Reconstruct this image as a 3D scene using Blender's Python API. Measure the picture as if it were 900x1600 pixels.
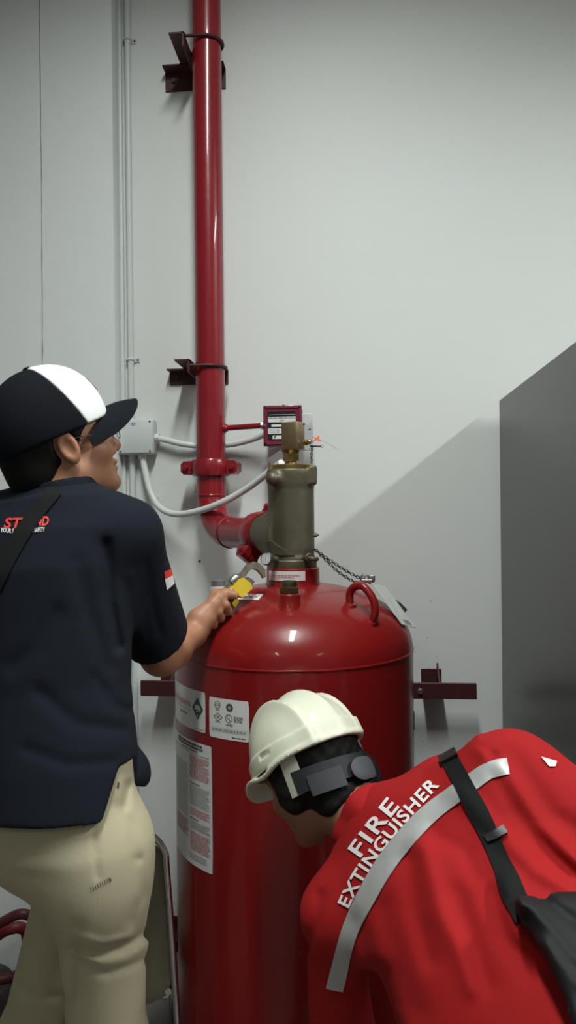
import bpy, bmesh, math, random
import numpy as np
from mathutils import Vector, Matrix
from mathutils.bvhtree import BVHTree

for o in list(bpy.data.objects):
    bpy.data.objects.remove(o)
SC = bpy.context.scene
COL = SC.collection
random.seed(7)

# ------------------------------------------------------------------ camera
F = 1200.0
YAW, ROLL, HC = math.radians(5.0), math.radians(0.6), 1.55
FWD = np.array([-math.sin(YAW), math.cos(YAW), 0.0])
R0 = np.array([math.cos(YAW), math.sin(YAW), 0.0])
U0 = np.array([0.0, 0.0, 1.0])
RGT = R0 * math.cos(ROLL) - U0 * math.sin(ROLL)
UPV = U0 * math.cos(ROLL) + R0 * math.sin(ROLL)
EYE = np.array([0.0, 0.0, HC])
cd = bpy.data.cameras.new('camera')
cd.sensor_fit = 'VERTICAL'
cd.sensor_height = 36.0
cd.lens = 27.0
cd.clip_start = 0.02
cam = bpy.data.objects.new('camera', cd)
COL.objects.link(cam)
M = Matrix.Identity(4)
for i in range(3):
    M[i][0], M[i][1], M[i][2], M[i][3] = RGT[i], UPV[i], -FWD[i], EYE[i]
cam.matrix_world = M
SC.camera = cam

# ------------------------------------------------------------------ world, exposure
w = bpy.data.worlds.new('world')
SC.world = w
w.use_nodes = True
w.node_tree.nodes['Background'].inputs[0].default_value = (0.75, 0.8, 0.85, 1)
w.node_tree.nodes['Background'].inputs[1].default_value = 0.05
SC.view_settings.view_transform = 'Standard'
SC.view_settings.look = 'None'
SC.view_settings.gamma = 1.0
SC.view_settings.exposure = 0.0
SC.view_settings.use_curve_mapping = False

# fluorescent ceiling tubes, the last three added as fill light: (x, y, power)
WALL = 2.42
CEIL = 3.75
TUBES = [(2.8, 0.8, 128), (6.4, 0.8, 128), (-0.1, 0.6, 56), (-1.2, -3.4, 34), (2.8, -3.4, 26)]


def pray(px, py):
    d = FWD + RGT * ((px - 450) / F) - UPV * ((py - 800) / F)
    return d


def PY(px, py, Y):
    """point on the plane y = Y seen at a pixel of the photograph"""
    d = pray(px, py)
    return EYE + d * ((Y - EYE[1]) / d[1])


def PD(px, py, dep):
    """point at a depth along the view axis"""
    return EYE + pray(px, py) * dep


def proj(p):
    q = p - EYE
    z = q @ FWD
    z = np.where(np.abs(z) < 1e-4, 1e-4, z)
    return 450 + F * (q @ RGT) / z, 800 - F * (q @ UPV) / z


def V(cx, dep, z):
    """direction in camera aligned axes (right, away, up)"""
    return R0 * cx + FWD * dep + U0 * z


def nz(v):
    v = np.asarray(v, float)
    return v / np.linalg.norm(v)


# ------------------------------------------------------------------ materials
def mat(name, col, rough=0.5, metal=0.0, coat=0.0, noise=None, bump=None, spec=0.5, emis=None, sheen=0.0, ior=None, trans=0.0):
    m = bpy.data.materials.new(name)
    m.use_nodes = True
    nt = m.node_tree
    b = nt.nodes['Principled BSDF']
    b.inputs['Base Color'].default_value = (*col, 1)
    b.inputs['Roughness'].default_value = rough
    b.inputs['Metallic'].default_value = metal
    b.inputs['Coat Weight'].default_value = coat
    b.inputs['Coat Roughness'].default_value = 0.06
    b.inputs['Specular IOR Level'].default_value = spec
    b.inputs['Sheen Weight'].default_value = sheen
    b.inputs['Transmission Weight'].default_value = trans
    if ior:
        b.inputs['IOR'].default_value = ior
    tc = nt.nodes.new('ShaderNodeTexCoord')
    if noise:
        col2, scale, amt = noise[:3]
        n = nt.nodes.new('ShaderNodeTexNoise')
        n.inputs['Scale'].default_value = scale
        n.inputs['Detail'].default_value = 6
        nt.links.new(tc.outputs['Object'], n.inputs['Vector'])
        r = nt.nodes.new('ShaderNodeValToRGB')
        r.color_ramp.elements[0].position = 0.5 - amt
        r.color_ramp.elements[1].position = 0.5 + amt
        r.color_ramp.elements[0].color = (*col, 1)
        r.color_ramp.elements[1].color = (*col2, 1)
        nt.links.new(n.outputs['Fac'], r.inputs['Fac'])
        nt.links.new(r.outputs['Color'], b.inputs['Base Color'])
    if bump:
        scale, strength, dist = bump
        n2 = nt.nodes.new('ShaderNodeTexNoise')
        n2.inputs['Scale'].default_value = scale
        n2.inputs['Detail'].default_value = 4
        nt.links.new(tc.outputs['Object'], n2.inputs['Vector'])
        bp = nt.nodes.new('ShaderNodeBump')
        bp.inputs['Strength'].default_value = strength
        bp.inputs['Distance'].default_value = dist
        nt.links.new(n2.outputs['Fac'], bp.inputs['Height'])
        nt.links.new(bp.outputs['Normal'], b.inputs['Normal'])
    if emis:
        b.inputs['Emission Color'].default_value = (*emis[0], 1)
        b.inputs['Emission Strength'].default_value = emis[1]
    return m


MT = dict(
    wall=mat('wall_paint', (0.73, 0.75, 0.73), 0.55, noise=((0.70, 0.72, 0.70), 1.3, 0.3), bump=(9, 0.12, 0.01)),
    column=mat('column_paint', (0.71, 0.73, 0.72), 0.55, noise=((0.68, 0.71, 0.69), 2.0, 0.3), bump=(14, 0.15, 0.01)),
    floor=mat('floor_tile', (0.13, 0.115, 0.11), 0.4, noise=((0.16, 0.145, 0.14), 5, 0.3)),
    ceil=mat('ceiling_paint', (0.7, 0.7, 0.7), 0.8),
    red=mat('red_gloss_paint', (0.235, 0.008, 0.008), 0.32, spec=0.3, coat=0.28, noise=((0.205, 0.007, 0.007), 5, 0.25), bump=(22, 0.10, 0.004)),
    pipe=mat('red_pipe_paint', (0.25, 0.010, 0.017), 0.3, spec=0.35, coat=0.5, noise=((0.215, 0.009, 0.015), 9, 0.25), bump=(30, 0.14, 0.004)),
    maroon=mat('maroon_primer', (0.045, 0.008, 0.010), 0.5, noise=((0.065, 0.012, 0.014), 25, 0.25), bump=(60, 0.15, 0.002)),
    boxred=mat('dark_red_enamel', (0.16, 0.012, 0.030), 0.4, coat=0.2),
    brass=mat('brass', (0.50, 0.36, 0.14), 0.3, 1.0, noise=((0.36, 0.25, 0.10), 30, 0.25)),
    oldbrass=mat('tarnished_brass', (0.28, 0.20, 0.12), 0.42, 0.9, noise=((0.40, 0.29, 0.17), 22, 0.25)),
    bronze=mat('cast_bronze', (0.115, 0.102, 0.070), 0.5, 0.7, noise=((0.17, 0.152, 0.105), 14, 0.25), bump=(90, 0.25, 0.002)),
    darkbrass=mat('dark_brass', (0.10, 0.07, 0.035), 0.4, 0.8, noise=((0.16, 0.11, 0.06), 40, 0.25)),
    steel=mat('steel', (0.45, 0.44, 0.42), 0.35, 1.0),
    chrome=mat('chrome', (0.75, 0.75, 0.75), 0.12, 1.0),
    darksteel=mat('dark_steel', (0.10, 0.095, 0.085), 0.45, 0.8),
    pvc=mat('white_plastic', (0.68, 0.71, 0.69), 0.4),
    pvcgrey=mat('grey_plastic', (0.58, 0.62, 0.60), 0.4),
    white=mat('white_paper', (0.72, 0.72, 0.70), 0.45),
    paper2=mat('worn_paper', (0.55, 0.56, 0.54), 0.5, noise=((0.66, 0.67, 0.65), 30, 0.2)),
    ink=mat('black_ink', (0.05, 0.055, 0.06), 0.6),
    greyink=mat('grey_ink', (0.30, 0.31, 0.31), 0.6),
    redink=mat('red_ink', (0.55, 0.12, 0.13), 0.6),
    pinkink=mat('pale_red_ink', (0.55, 0.22, 0.23), 0.6),
    green=mat('green_print', (0.02, 0.09, 0.055), 0.5),
    blueink=mat('blue_ink', (0.06, 0.12, 0.35), 0.6),
    cabinet=mat('dark_grey_panel', (0.055, 0.058, 0.06), 0.33, noise=((0.062, 0.064, 0.066), 4, 0.3), bump=(120, 0.06, 0.001)),
    black=mat('black_plastic', (0.012, 0.012, 0.013), 0.45),
    dark=mat('dark_display', (0.015, 0.015, 0.018), 0.2),
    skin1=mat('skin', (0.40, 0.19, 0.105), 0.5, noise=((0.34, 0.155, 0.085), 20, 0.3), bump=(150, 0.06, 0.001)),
    skin2=mat('darker_skin', (0.27, 0.125, 0.075), 0.5, noise=((0.23, 0.105, 0.062), 20, 0.3)),  # deeper brown skin of the bending person
    hair=mat('black_hair', (0.0045, 0.004, 0.004), 0.75, spec=0.2, bump=(300, 0.35, 0.002)),
    navy=mat('navy_knit', (0.0045, 0.0065, 0.0125), 0.9, sheen=0.0, spec=0.25, bump=(500, 0.25, 0.001)),
    capnavy=mat('black_navy_cotton', (0.0045, 0.0055, 0.0085), 0.9, spec=0.15, bump=(400, 0.25, 0.001)),
    capwhite=mat('white_cotton', (0.78, 0.79, 0.78), 0.75, bump=(400, 0.15, 0.001)),
    khaki=mat('khaki_cotton', (0.41, 0.37, 0.25), 0.85, spec=0.2, noise=((0.38, 0.34, 0.23), 8, 0.3), bump=(260, 0.2, 0.001)),
    redcloth=mat('red_cotton', (0.31, 0.008, 0.009), 0.85, spec=0.2, noise=((0.28, 0.007, 0.008), 7, 0.3), bump=(350, 0.2, 0.001)),
    reflect=mat('reflective_tape', (0.34, 0.34, 0.335), 0.42, 0.2, noise=((0.42, 0.42, 0.41), 40, 0.3)),
    print_w=mat('white_print', (0.70, 0.67, 0.66), 0.6),
    print_r=mat('red_print', (0.62, 0.04, 0.03), 0.6),
    helmet=mat('cream_plastic', (0.67, 0.68, 0.54), 0.3, spec=0.4),
    beige=mat('beige_plastic', (0.36, 0.36, 0.29), 0.6),
    harness=mat('charcoal_plastic', (0.014, 0.015, 0.018), 0.6, spec=0.3),
    harness2=mat('slate_plastic', (0.035, 0.037, 0.042), 0.6, spec=0.3),
    pale=mat('pale_plastic', (0.42, 0.43, 0.45), 0.35),
    olive=mat('olive_vinyl', (0.17, 0.155, 0.10), 0.6, bump=(180, 0.2, 0.002)),
    webbing=mat('black_webbing', (0.0065, 0.0065, 0.007), 0.85, spec=0.2, bump=(400, 0.4, 0.001)),
    nylon=mat('black_nylon', (0.006, 0.006, 0.0065), 0.7, spec=0.3, bump=(300, 0.3, 0.001)),
    yellow=mat('yellow_paint', (0.62, 0.44, 0.012), 0.45, noise=((0.55, 0.38, 0.01), 40, 0.2)),
    iron=mat('worn_iron', (0.14, 0.115, 0.09), 0.45, 0.85, noise=((0.24, 0.20, 0.16), 45, 0.25)),
    orange=mat('orange_red_ribbon', (0.75, 0.10, 0.03), 0.6),
    glass=mat('gauge_glass', (0.68, 0.68, 0.69), 0.2),
    lens=mat('spectacle_lens', (0.9, 0.93, 0.93), 0.03, trans=0.95, ior=1.3),
    hose=mat('dark_red_rubber', (0.09, 0.008, 0.01), 0.5),
    hole=mat('hole_dark', (0.02, 0.02, 0.02), 0.8),
    shoe=mat('black_leather', (0.015, 0.014, 0.013), 0.5),
    darkcloth=mat('charcoal_cotton', (0.03, 0.03, 0.034), 0.8),
)

# ------------------------------------------------------------------ mesh helpers: every shape is (verts Nx3, faces)
ORG = {}


def J(*parts):
    vs, fs, n = [], [], 0
    for v, f in parts:
        v = np.asarray(v, float).reshape(-1, 3)
        vs.append(v)
        fs += [tuple(int(i) + n for i in q) for q in f]
        n += len(v)
    return np.concatenate(vs), fs


def mk(name, shape, m, parent=None, smooth=30, label=None, cat=None, group=None, kind=None, base=None):
    v, f = shape
    v = np.asarray(v, float)
    if parent is not None:
        org = ORG[parent.name]
    elif base is not None:
        org = np.asarray(base, float)
    else:
        org = np.array([(v[:, 0].min() + v[:, 0].max()) / 2, (v[:, 1].min() + v[:, 1].max()) / 2, v[:, 2].min()])
    me = bpy.data.meshes.new(name)
    if isinstance(f, np.ndarray):
        n = len(f)
        k = f.shape[1]
        me.vertices.add(len(v))
        me.vertices.foreach_set('co', (v - org).astype(np.float32).ravel())
        me.loops.add(n * k)
        me.loops.foreach_set('vertex_index', f.astype(np.int32).ravel())
        me.polygons.add(n)
        me.polygons.foreach_set('loop_start', np.arange(0, n * k, k, dtype=np.int32))
        me.update(calc_edges=True)
        me.validate()
    else:
        me.from_pydata((v - org).tolist(), [], f)
    if smooth:
        me.polygons.foreach_set('use_smooth', [True] * len(me.polygons))
        if smooth < 180:
            me.set_sharp_from_angle(angle=math.radians(smooth))
    me.materials.append(MT[m] if isinstance(m, str) else m)
    me.update()
    if name in ('print', 'gauge_print'):
        kind = 'stuff'
    ob = bpy.data.objects.new(name, me)
    COL.objects.link(ob)
    if parent is not None:
        ob.parent = parent
        ORG[ob.name] = org
    else:
        ob.location = org
        ORG[ob.name] = org
    tag(ob, label, cat, group, kind)
    return ob


def tag(ob, label=None, cat=None, group=None, kind=None):
    if label:
        ob['label'] = label
    if cat:
        ob['category'] = cat
    if group:
        ob['group'] = group
    if kind:
        ob['kind'] = kind
    return ob


def root(name, base, label, cat, group=None):
    e = bpy.data.objects.new(name, None)
    e.empty_display_size = 0.05
    COL.objects.link(e)
    e.location = base
    ORG[e.name] = np.asarray(base, float)
    return tag(e, label, cat, group)


def frame(zdir, hint=(0, 0, 1)):
    z = nz(zdir)
    h = np.asarray(hint, float)
    if abs(np.dot(z, nz(h))) > 0.98:
        h = np.array([1.0, 0, 0])
    x = nz(np.cross(h, z))
    y = np.cross(z, x)
    return x, y, z


def box(c, size, axes=None, bev=0.0, seg=1):
    bm = bmesh.new()
    bmesh.ops.create_cube(bm, size=1.0)
    for vv in bm.verts:
        vv.co = Vector((vv.co.x * size[0], vv.co.y * size[1], vv.co.z * size[2]))
    if bev:
        bmesh.ops.bevel(bm, geom=list(bm.edges), offset=bev, segments=seg, affect='EDGES', profile=0.5)
    bm.verts.index_update()
    v = np.array([vv.co[:] for vv in bm.verts])
    f = [tuple(q.index for q in ff.verts) for ff in bm.faces]
    bm.free()
    if axes is not None:
        v = v @ np.array(axes)
    return v + np.asarray(c, float), f


def bx(x0, x1, y0, y1, z0, z1, bev=0.0, seg=1):
    return box(((x0 + x1) / 2, (y0 + y1) / 2, (z0 + z1) / 2), (x1 - x0, y1 - y0, z1 - z0), None, bev, seg)


def catmull(pts, n=8, closed=False):
    P = [np.asarray(p, float) for p in pts]
    out = []
    m = len(P)
    for i in range(m if closed else m - 1):
        if closed:
            a, b, c, d = P[(i - 1) % m], P[i], P[(i + 1) % m], P[(i + 2) % m]
        else:
            a, b, c, d = P[max(i - 1, 0)], P[i], P[i + 1], P[min(i + 2, m - 1)]
        for k in range(n):
            t = k / n
            out.append(0.5 * ((2 * b) + (c - a) * t + (2 * a - 5 * b + 4 * c - d) * t * t + (3 * b - a - 3 * c + d) * t ** 3))
    if not closed:
        out.append(P[-1])
    return out


def tube(pts, r, seg=16, cap=True, closed=False):
    P = np.array([np.asarray(p, float) for p in pts])
    n = len(P)
    rr = np.full(n, r) if np.isscalar(r) else np.asarray(r, float)
    T = np.zeros_like(P)
    for i in range(n):
        if closed:
            T[i] = nz(P[(i + 1) % n] - P[i - 1])
        else:
            T[i] = nz(P[min(i + 1, n - 1)] - P[max(i - 1, 0)])
    x, y, _ = frame(T[0])
    vs, fs = [], []
    for i in range(n):
        x = nz(x - T[i] * np.dot(x, T[i]))
        y = np.cross(T[i], x)
        for k in range(seg):
            a = 2 * math.pi * k / seg
            vs.append(P[i] + rr[i] * (math.cos(a) * x + math.sin(a) * y))
    for i in range(n if closed else n - 1):
        for k in range(seg):
            a, b = i * seg + k, i * seg + (k + 1) % seg
            j = ((i + 1) % n) * seg
            fs.append((a, b, j + (k + 1) % seg, j + k))
    if cap and not closed:
        fs.append(tuple(range(seg - 1, -1, -1)))
        fs.append(tuple((n - 1) * seg + k for k in range(seg)))
    return np.array(vs), fs


def lathe(prof, c=(0, 0, 0), axis=(0, 0, 1), seg=48, cap=True, hint=(0, 0, 1)):
    x, y, z = frame(axis, hint)
    vs, fs = [], []
    for r, h in prof:
        for k in range(seg):
            a = 2 * math.pi * k / seg
            vs.append(np.asarray(c, float) + r * (math.cos(a) * x + math.sin(a) * y) + h * z)
    n = len(prof)
    for i in range(n - 1):
        for k in range(seg):
            fs.append((i * seg + k, i * seg + (k + 1) % seg, (i + 1) * seg + (k + 1) % seg, (i + 1) * seg + k))
    if cap:
        fs.append(tuple(range(seg - 1, -1, -1)))
        fs.append(tuple((n - 1) * seg + k for k in range(seg)))
    return np.array(vs), fs


def cyl(a, b, r, seg=20, ch=0.0):
    a, b = np.asarray(a, float), np.asarray(b, float)
    L = np.linalg.norm(b - a)
    pr = [(r, 0), (r, L)] if not ch else [(r - ch, 0), (r, ch), (r, L - ch), (r - ch, L)]
    return lathe(pr, a, b - a, seg)


def prism(poly, c, ax, ay, thick):
    """extrude a 2-D outline (along ax, ay) by thick along their cross product, centred"""
    ax, ay = nz(ax), nz(ay)
    n = np.cross(ax, ay)
    vs = []
    for s in (-0.5, 0.5):
        for u, v in poly:
            vs.append(np.asarray(c, float) + ax * u + ay * v + n * (s * thick))
    m = len(poly)
    fs = [tuple(range(m - 1, -1, -1)), tuple(range(m, 2 * m))]
    for i in range(m):
        j = (i + 1) % m
        fs.append((i, j, m + j, m + i))
    return np.array(vs), fs


def torus(c, axis, R, r, seg=32, sub=10, ex=1.0, hint=(0, 0, 1)):
    x, y, z = frame(axis, hint)
    pts = [np.asarray(c, float) + R * (math.cos(2 * math.pi * k / seg) * x * ex + math.sin(2 * math.pi * k / seg) * y) for k in range(seg)]
    return tube(pts, r, sub, closed=True)


def bolt(p, axis, r, h, seg=6):
    """hex head with a small washer face"""
    return J(lathe([(r * 1.25, 0), (r * 1.25, h * 0.15)], p, axis, 20), lathe([(r, 0), (r, h * 0.8), (r * 0.8, h)], p, axis, seg))


def grid_mesh(fn, nu, nv):
    vs = [fn(i / nu, j / nv) for j in range(nv + 1) for i in range(nu + 1)]
    fs = []
    for j in range(nv):
        for i in range(nu):
            a = j * (nu + 1) + i
            fs.append((a, a + 1, a + nu + 2, a + nu + 1))
    return np.array(vs), fs


def thicken(shape, t):
    """closed slab from an open sheet: the sheet plus a copy pushed back by t along its normals"""
    v, f = shape
    me = bpy.data.meshes.new('tmp')
    me.from_pydata(v.tolist(), [], f)
    bm = bmesh.new()
    bm.from_mesh(me)
    bm.normal_update()
    bmesh.ops.solidify(bm, geom=list(bm.faces), thickness=t)
    bm.verts.index_update()
    out = (np.array([q.co[:] for q in bm.verts]), [tuple(q.index for q in ff.verts) for ff in bm.faces])
    bm.free()
    bpy.data.meshes.remove(me)
    return out


# ------------------------------------------------------------------ text and flat graphics in (s, t) metres
def text2d(s, size=1.0, bold=0.0, align='CENTER', shear=0.0, spacing=1.0):
    cu = bpy.data.curves.new('tmp', 'FONT')
    cu.body = s
    cu.size = size
    cu.align_x = align
    cu.align_y = 'CENTER'
    cu.offset = bold * size
    cu.shear = shear
    cu.space_character = spacing
    cu.resolution_u = 3
    ob = bpy.data.objects.new('tmp', cu)
    me = bpy.data.meshes.new_from_object(ob)
    bm = bmesh.new()
    bm.from_mesh(me)
    bmesh.ops.triangulate(bm, faces=list(bm.faces))
    for _ in range(3):
        es = [e for e in bm.edges if e.calc_length() > size * 0.22]
        if not es:
            break
        bmesh.ops.subdivide_edges(bm, edges=es, cuts=1)
        bmesh.ops.triangulate(bm, faces=list(bm.faces))
    bm.verts.index_update()
    v = np.array([(q.co.x, q.co.y, 0.0) for q in bm.verts]).reshape(-1, 3)
    f = [tuple(q.index for q in ff.verts) for ff in bm.faces]
    bm.free()
    bpy.data.objects.remove(ob)
    bpy.data.curves.remove(cu)
    bpy.data.meshes.remove(me)
    return v, f


def at2(shape, s, t):
    v, f = shape
    return v + np.array([s, t, 0.0]), f


def rect2(s0, s1, t0, t1, n=1):
    vs, fs = [], []
    for k in range(n + 1):
        s = s0 + (s1 - s0) * k / n
        vs += [(s, t0, 0), (s, t1, 0)]
    for k in range(n):
        fs.append((2 * k, 2 * k + 2, 2 * k + 3, 2 * k + 1))
    return np.array(vs, float), fs


def ring2(s, t, r, w, seg=28, teeth=0):
    vs, fs = [], []
    for k in range(seg):
        a = 2 * math.pi * k / seg
        ro = r + (w * 0.5 if teeth and k % 2 else 0)
        vs += [(s + ro * math.cos(a), t + ro * math.sin(a), 0), (s + (r - w) * math.cos(a), t + (r - w) * math.sin(a), 0)]
    for k in range(seg):
        j = (k + 1) % seg
        fs.append((2 * k, 2 * j, 2 * j + 1, 2 * k + 1))
    return np.array(vs, float), fs


def poly2(pts):
    return np.array([(a, b, 0) for a, b in pts], float), [tuple(range(len(pts)))]


def diamond_ring2(s, t, a, b, w):
    o = [(a, 0), (0, b), (-a, 0), (0, -b)]
    vs = []
    for u, v in o:
        vs += [(s + u, t + v, 0), (s + u * (1 - w), t + v * (1 - w), 0)]
    fs = [(2 * k, 2 * ((k + 1) % 4), 2 * ((k + 1) % 4) + 1, 2 * k + 1) for k in range(4)]
    return np.array(vs, float), fs


def lines2(s0, s1, t0, t1, n, rng, fill=0.55, ragged=True):
    """rows of word-long dashes: print too small to read"""
    out = []
    dt = (t1 - t0) / n
    for k in range(n):
        t = t1 - dt * (k + 0.5)
        s = s0
        end = s1 - (rng.random() * 0.25 * (s1 - s0) if ragged and k % 4 == 3 else 0)
        while s < end - 0.002:
            wl = min(0.003 + rng.random() * 0.008, end - s)
            out.append(rect2(s, s + wl, t - dt * fill / 2, t + dt * fill / 2))
            s += wl + 0.0016
    return J(*out)


# ------------------------------------------------------------------ implicit surfaces
def rcone(p, a, b, r1, r2):
    a, b = np.asarray(a, np.float32), np.asarray(b, np.float32)
    ba = b - a
    t = np.clip(((p - a) @ ba) / max(float(ba @ ba), 1e-9), 0, 1)
    q = p - a - t[:, None] * ba
    return np.sqrt((q * q).sum(1)) - (r1 + (r2 - r1) * t)


def ell(p, c, rad, axes=None):
    q = p - np.asarray(c, np.float32)
    if axes is not None:
        q = q @ np.asarray(axes, np.float32).T
    rad = np.asarray(rad, np.float32)
    k0 = np.sqrt(((q / rad) ** 2).sum(1))
    k1 = np.sqrt(((q / rad ** 2) ** 2).sum(1)) + 1e-6
    return k0 * (k0 - 1) / k1


def rbox(p, c, half, rad, axes=None):
    q = p - np.asarray(c, np.float32)
    if axes is not None:
        q = q @ np.asarray(axes, np.float32).T
    d = np.abs(q) - (np.asarray(half, np.float32) - rad)
    return np.sqrt((np.maximum(d, 0) ** 2).sum(1)) + np.minimum(d.max(1), 0) - rad


def smin(a, b, k):
    h = np.maximum(k - np.abs(a - b), 0) / k
    return np.minimum(a, b) - h * h * k * 0.25


def smax(a, b, k):
    return -smin(-a, -b, k)


def plane(p, c, n):
    return (p - np.asarray(c, np.float32)) @ np.asarray(nz(n), np.float32)


def loft(p, A, B, side, st):
    """elliptic tube around the line A-B; st rows: t, half width, half depth, side shift, front shift"""
    A, B = np.asarray(A, float), np.asarray(B, float)
    L = np.linalg.norm(B - A)
    ax = (B - A) / L
    sd = nz(np.asarray(side, float) - ax * np.dot(side, ax))
    fr = np.cross(ax, sd)
    q = (p - A.astype(np.float32))
    t = q @ ax.astype(np.float32) / L
    st = np.asarray(st, float)
    g = [np.interp(t, st[:, 0], st[:, i]).astype(np.float32) for i in range(1, 5)]
    u = (q @ sd.astype(np.float32) - g[2]) / g[0]
    v = (q @ fr.astype(np.float32) - g[3]) / g[1]
    k0 = np.sqrt(u * u + v * v) + 1e-6
    k1 = np.sqrt((u / g[0]) ** 2 + (v / g[1]) ** 2) + 1e-6
    d = k0 * (k0 - 1) / k1
    e = np.maximum(-t, t - 1) * L
    return np.where(e > 0, np.sqrt(np.maximum(d, 0) ** 2 + np.maximum(e, 0) ** 2), np.maximum(d, e)).astype(np.float32)


def within(p, c, r, fn):
    """a costly field only near its centre; a plain lower bound elsewhere"""
    dist = np.sqrt(((p - np.asarray(c, np.float32)) ** 2).sum(1))
    out = (dist - r).astype(np.float32)
    m = dist < r + 0.06
    if m.any():
        out[m] = fn(p[m])
    return out


def folded(p, d, items):
    m = np.abs(d) < 0.06
    if m.any():
        d = d.copy()
        d[m] += folds(p[m], items)
    return d


def folds(p, items):
    """cloth folds: items (polyline in photo pixels, half width in px, depth in m; + pushes the cloth in)"""
    x, y = proj(p)
    out = np.zeros(len(p), np.float32)
    for pts, wd, dep in items:
        best = np.full(len(p), 1e9, np.float32)
        n = len(pts) - 1
        for i in range(n):
            ax, ay = pts[i]
            bx_, by = pts[i + 1]
            dx, dy = bx_ - ax, by - ay
            t = np.clip(((x - ax) * dx + (y - ay) * dy) / (dx * dx + dy * dy), 0, 1)
            fade = wd * (1.15 - 0.5 * abs((i + 0.5) / n - 0.4))
            best = np.minimum(best, (((x - ax - t * dx) ** 2 + (y - ay - t * dy) ** 2) / fade ** 2))
        out += dep * np.exp(-best)
    return out


def isurf(fn, lo, hi, h, relax=2):
    """surface nets on the blocks of a grid that the surface crosses"""
    lo = np.asarray(lo, float)
    hi = np.asarray(hi, float)
    B = 8
    nb = np.ceil((hi - lo) / (h * B)).astype(int)
    ii = np.stack(np.meshgrid(*[np.arange(n) for n in nb], indexing='ij'), -1).reshape(-1, 3)
    cen = (lo + (ii + 0.5) * (B * h)).astype(np.float32)
    d = fn(cen)
    act = ii[np.abs(d) < B * h * 1.25]
    N = nb * B + 2
    g = np.arange(B + 1)
    loc = np.stack(np.meshgrid(g, g, g, indexing='ij'), -1).reshape(-1, 3)
    cells_id, cells_v, quads = [], [], []
    step = 600
    for s in range(0, len(act), step):
        blk = act[s:s + step]
        idx = blk[:, None, :] * B + loc[None]
        pts = (lo + idx.reshape(-1, 3) * h).astype(np.float32)
        val = fn(pts).reshape(len(blk), B + 1, B + 1, B + 1)
        base = blk * B
        corner = np.stack([val[:, i:i + B, j:j + B, k:k + B] for i in (0, 1) for j in (0, 1) for k in (0, 1)], -1)
        neg = corner < 0
        mix = neg.any(-1) & ~neg.all(-1)
        bi, ci, cj, ck = np.nonzero(mix)
        cv = corner[bi, ci, cj, ck]
        off = np.array([(i, j, k) for i in (0, 1) for j in (0, 1) for k in (0, 1)], float)
        acc = np.zeros((len(cv), 3))
        cnt = np.zeros(len(cv))
        for a in range(8):
            for b in range(a + 1, 8):
                if np.abs(off[a] - off[b]).sum() != 1:
                    continue
                sc = (cv[:, a] < 0) != (cv[:, b] < 0)
                t = cv[:, a] / np.where(sc, cv[:, a] - cv[:, b], 1)
                acc += np.where(sc[:, None], off[a] + t[:, None] * (off[b] - off[a]), 0)
                cnt += sc
        gi = base[bi] + np.stack([ci, cj, ck], -1)
        cells_id.append((gi[:, 0] * N[1] + gi[:, 1]) * N[2] + gi[:, 2])
        cells_v.append(lo + (gi + acc / cnt[:, None]) * h)
        inner = neg[..., 0]
        for ax in range(3):
            o = [0, 0, 0]
            o[ax] = 1
            other = val[:, o[0]:o[0] + B, o[1]:o[1] + B, o[2]:o[2] + B] < 0
            here = val[:, :B, :B, :B] < 0
            bi2, a, b, c = np.nonzero(here != other)
            flip = here[bi2, a, b, c]
            gi2 = base[bi2] + np.stack([a, b, c], -1)
            e1, e2 = (ax + 1) % 3, (ax + 2) % 3
            q = []
            for d1, d2 in ((0, 0), (1, 0), (1, 1), (0, 1)):
                z = gi2.copy()
                z[:, e1] -= d1
                z[:, e2] -= d2
                q.append((z[:, 0] * N[1] + z[:, 1]) * N[2] + z[:, 2])
            q = np.stack(q, -1)
            q[~flip] = q[~flip][:, ::-1]
            quads.append(q)
    ids = np.concatenate(cells_id)
    vs = np.concatenate(cells_v)
    ids, first = np.unique(ids, return_index=True)
    vs = vs[first]
    qd = np.concatenate(quads)
    pos = np.searchsorted(ids, qd)
    pos = np.clip(pos, 0, len(ids) - 1)
    ok = (ids[pos] == qd).all(1)
    qd = pos[ok]
    for _ in range(relax):
        s = np.zeros_like(vs)
        n = np.zeros(len(vs))
        for a, b in ((0, 1), (1, 2), (2, 3), (3, 0)):
            for i, j in ((a, b), (b, a)):
                n += np.bincount(qd[:, i], minlength=len(vs))
                for c in range(3):
                    s[:, c] += np.bincount(qd[:, i], weights=vs[qd[:, j], c], minlength=len(vs))
        vs = 0.5 * vs + 0.5 * s / np.maximum(n, 1)[:, None]
    return vs, qd


def bvh_of(*shapes):
    vs, fs = J(*[(v, f.tolist() if isinstance(f, np.ndarray) else f) for v, f in shapes])
    return BVHTree.FromPolygons([tuple(v) for v in vs], fs)


def onto(bvh, px, py, off, strict=False):
    d = pray(px, py)
    n = np.linalg.norm(d)
    hit, nor, _, _ = bvh.ray_cast(Vector(EYE), Vector(d / n), 10)
    if hit is None and strict:
        return None
    if hit is None:
        hit, nor, _, _ = bvh.find_nearest(Vector(PD(px, py, 1.3)))
    nor = np.array(nor)
    if np.dot(nor, d) > 0:
        nor = -nor
    return np.array(hit) + nor * off


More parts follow.
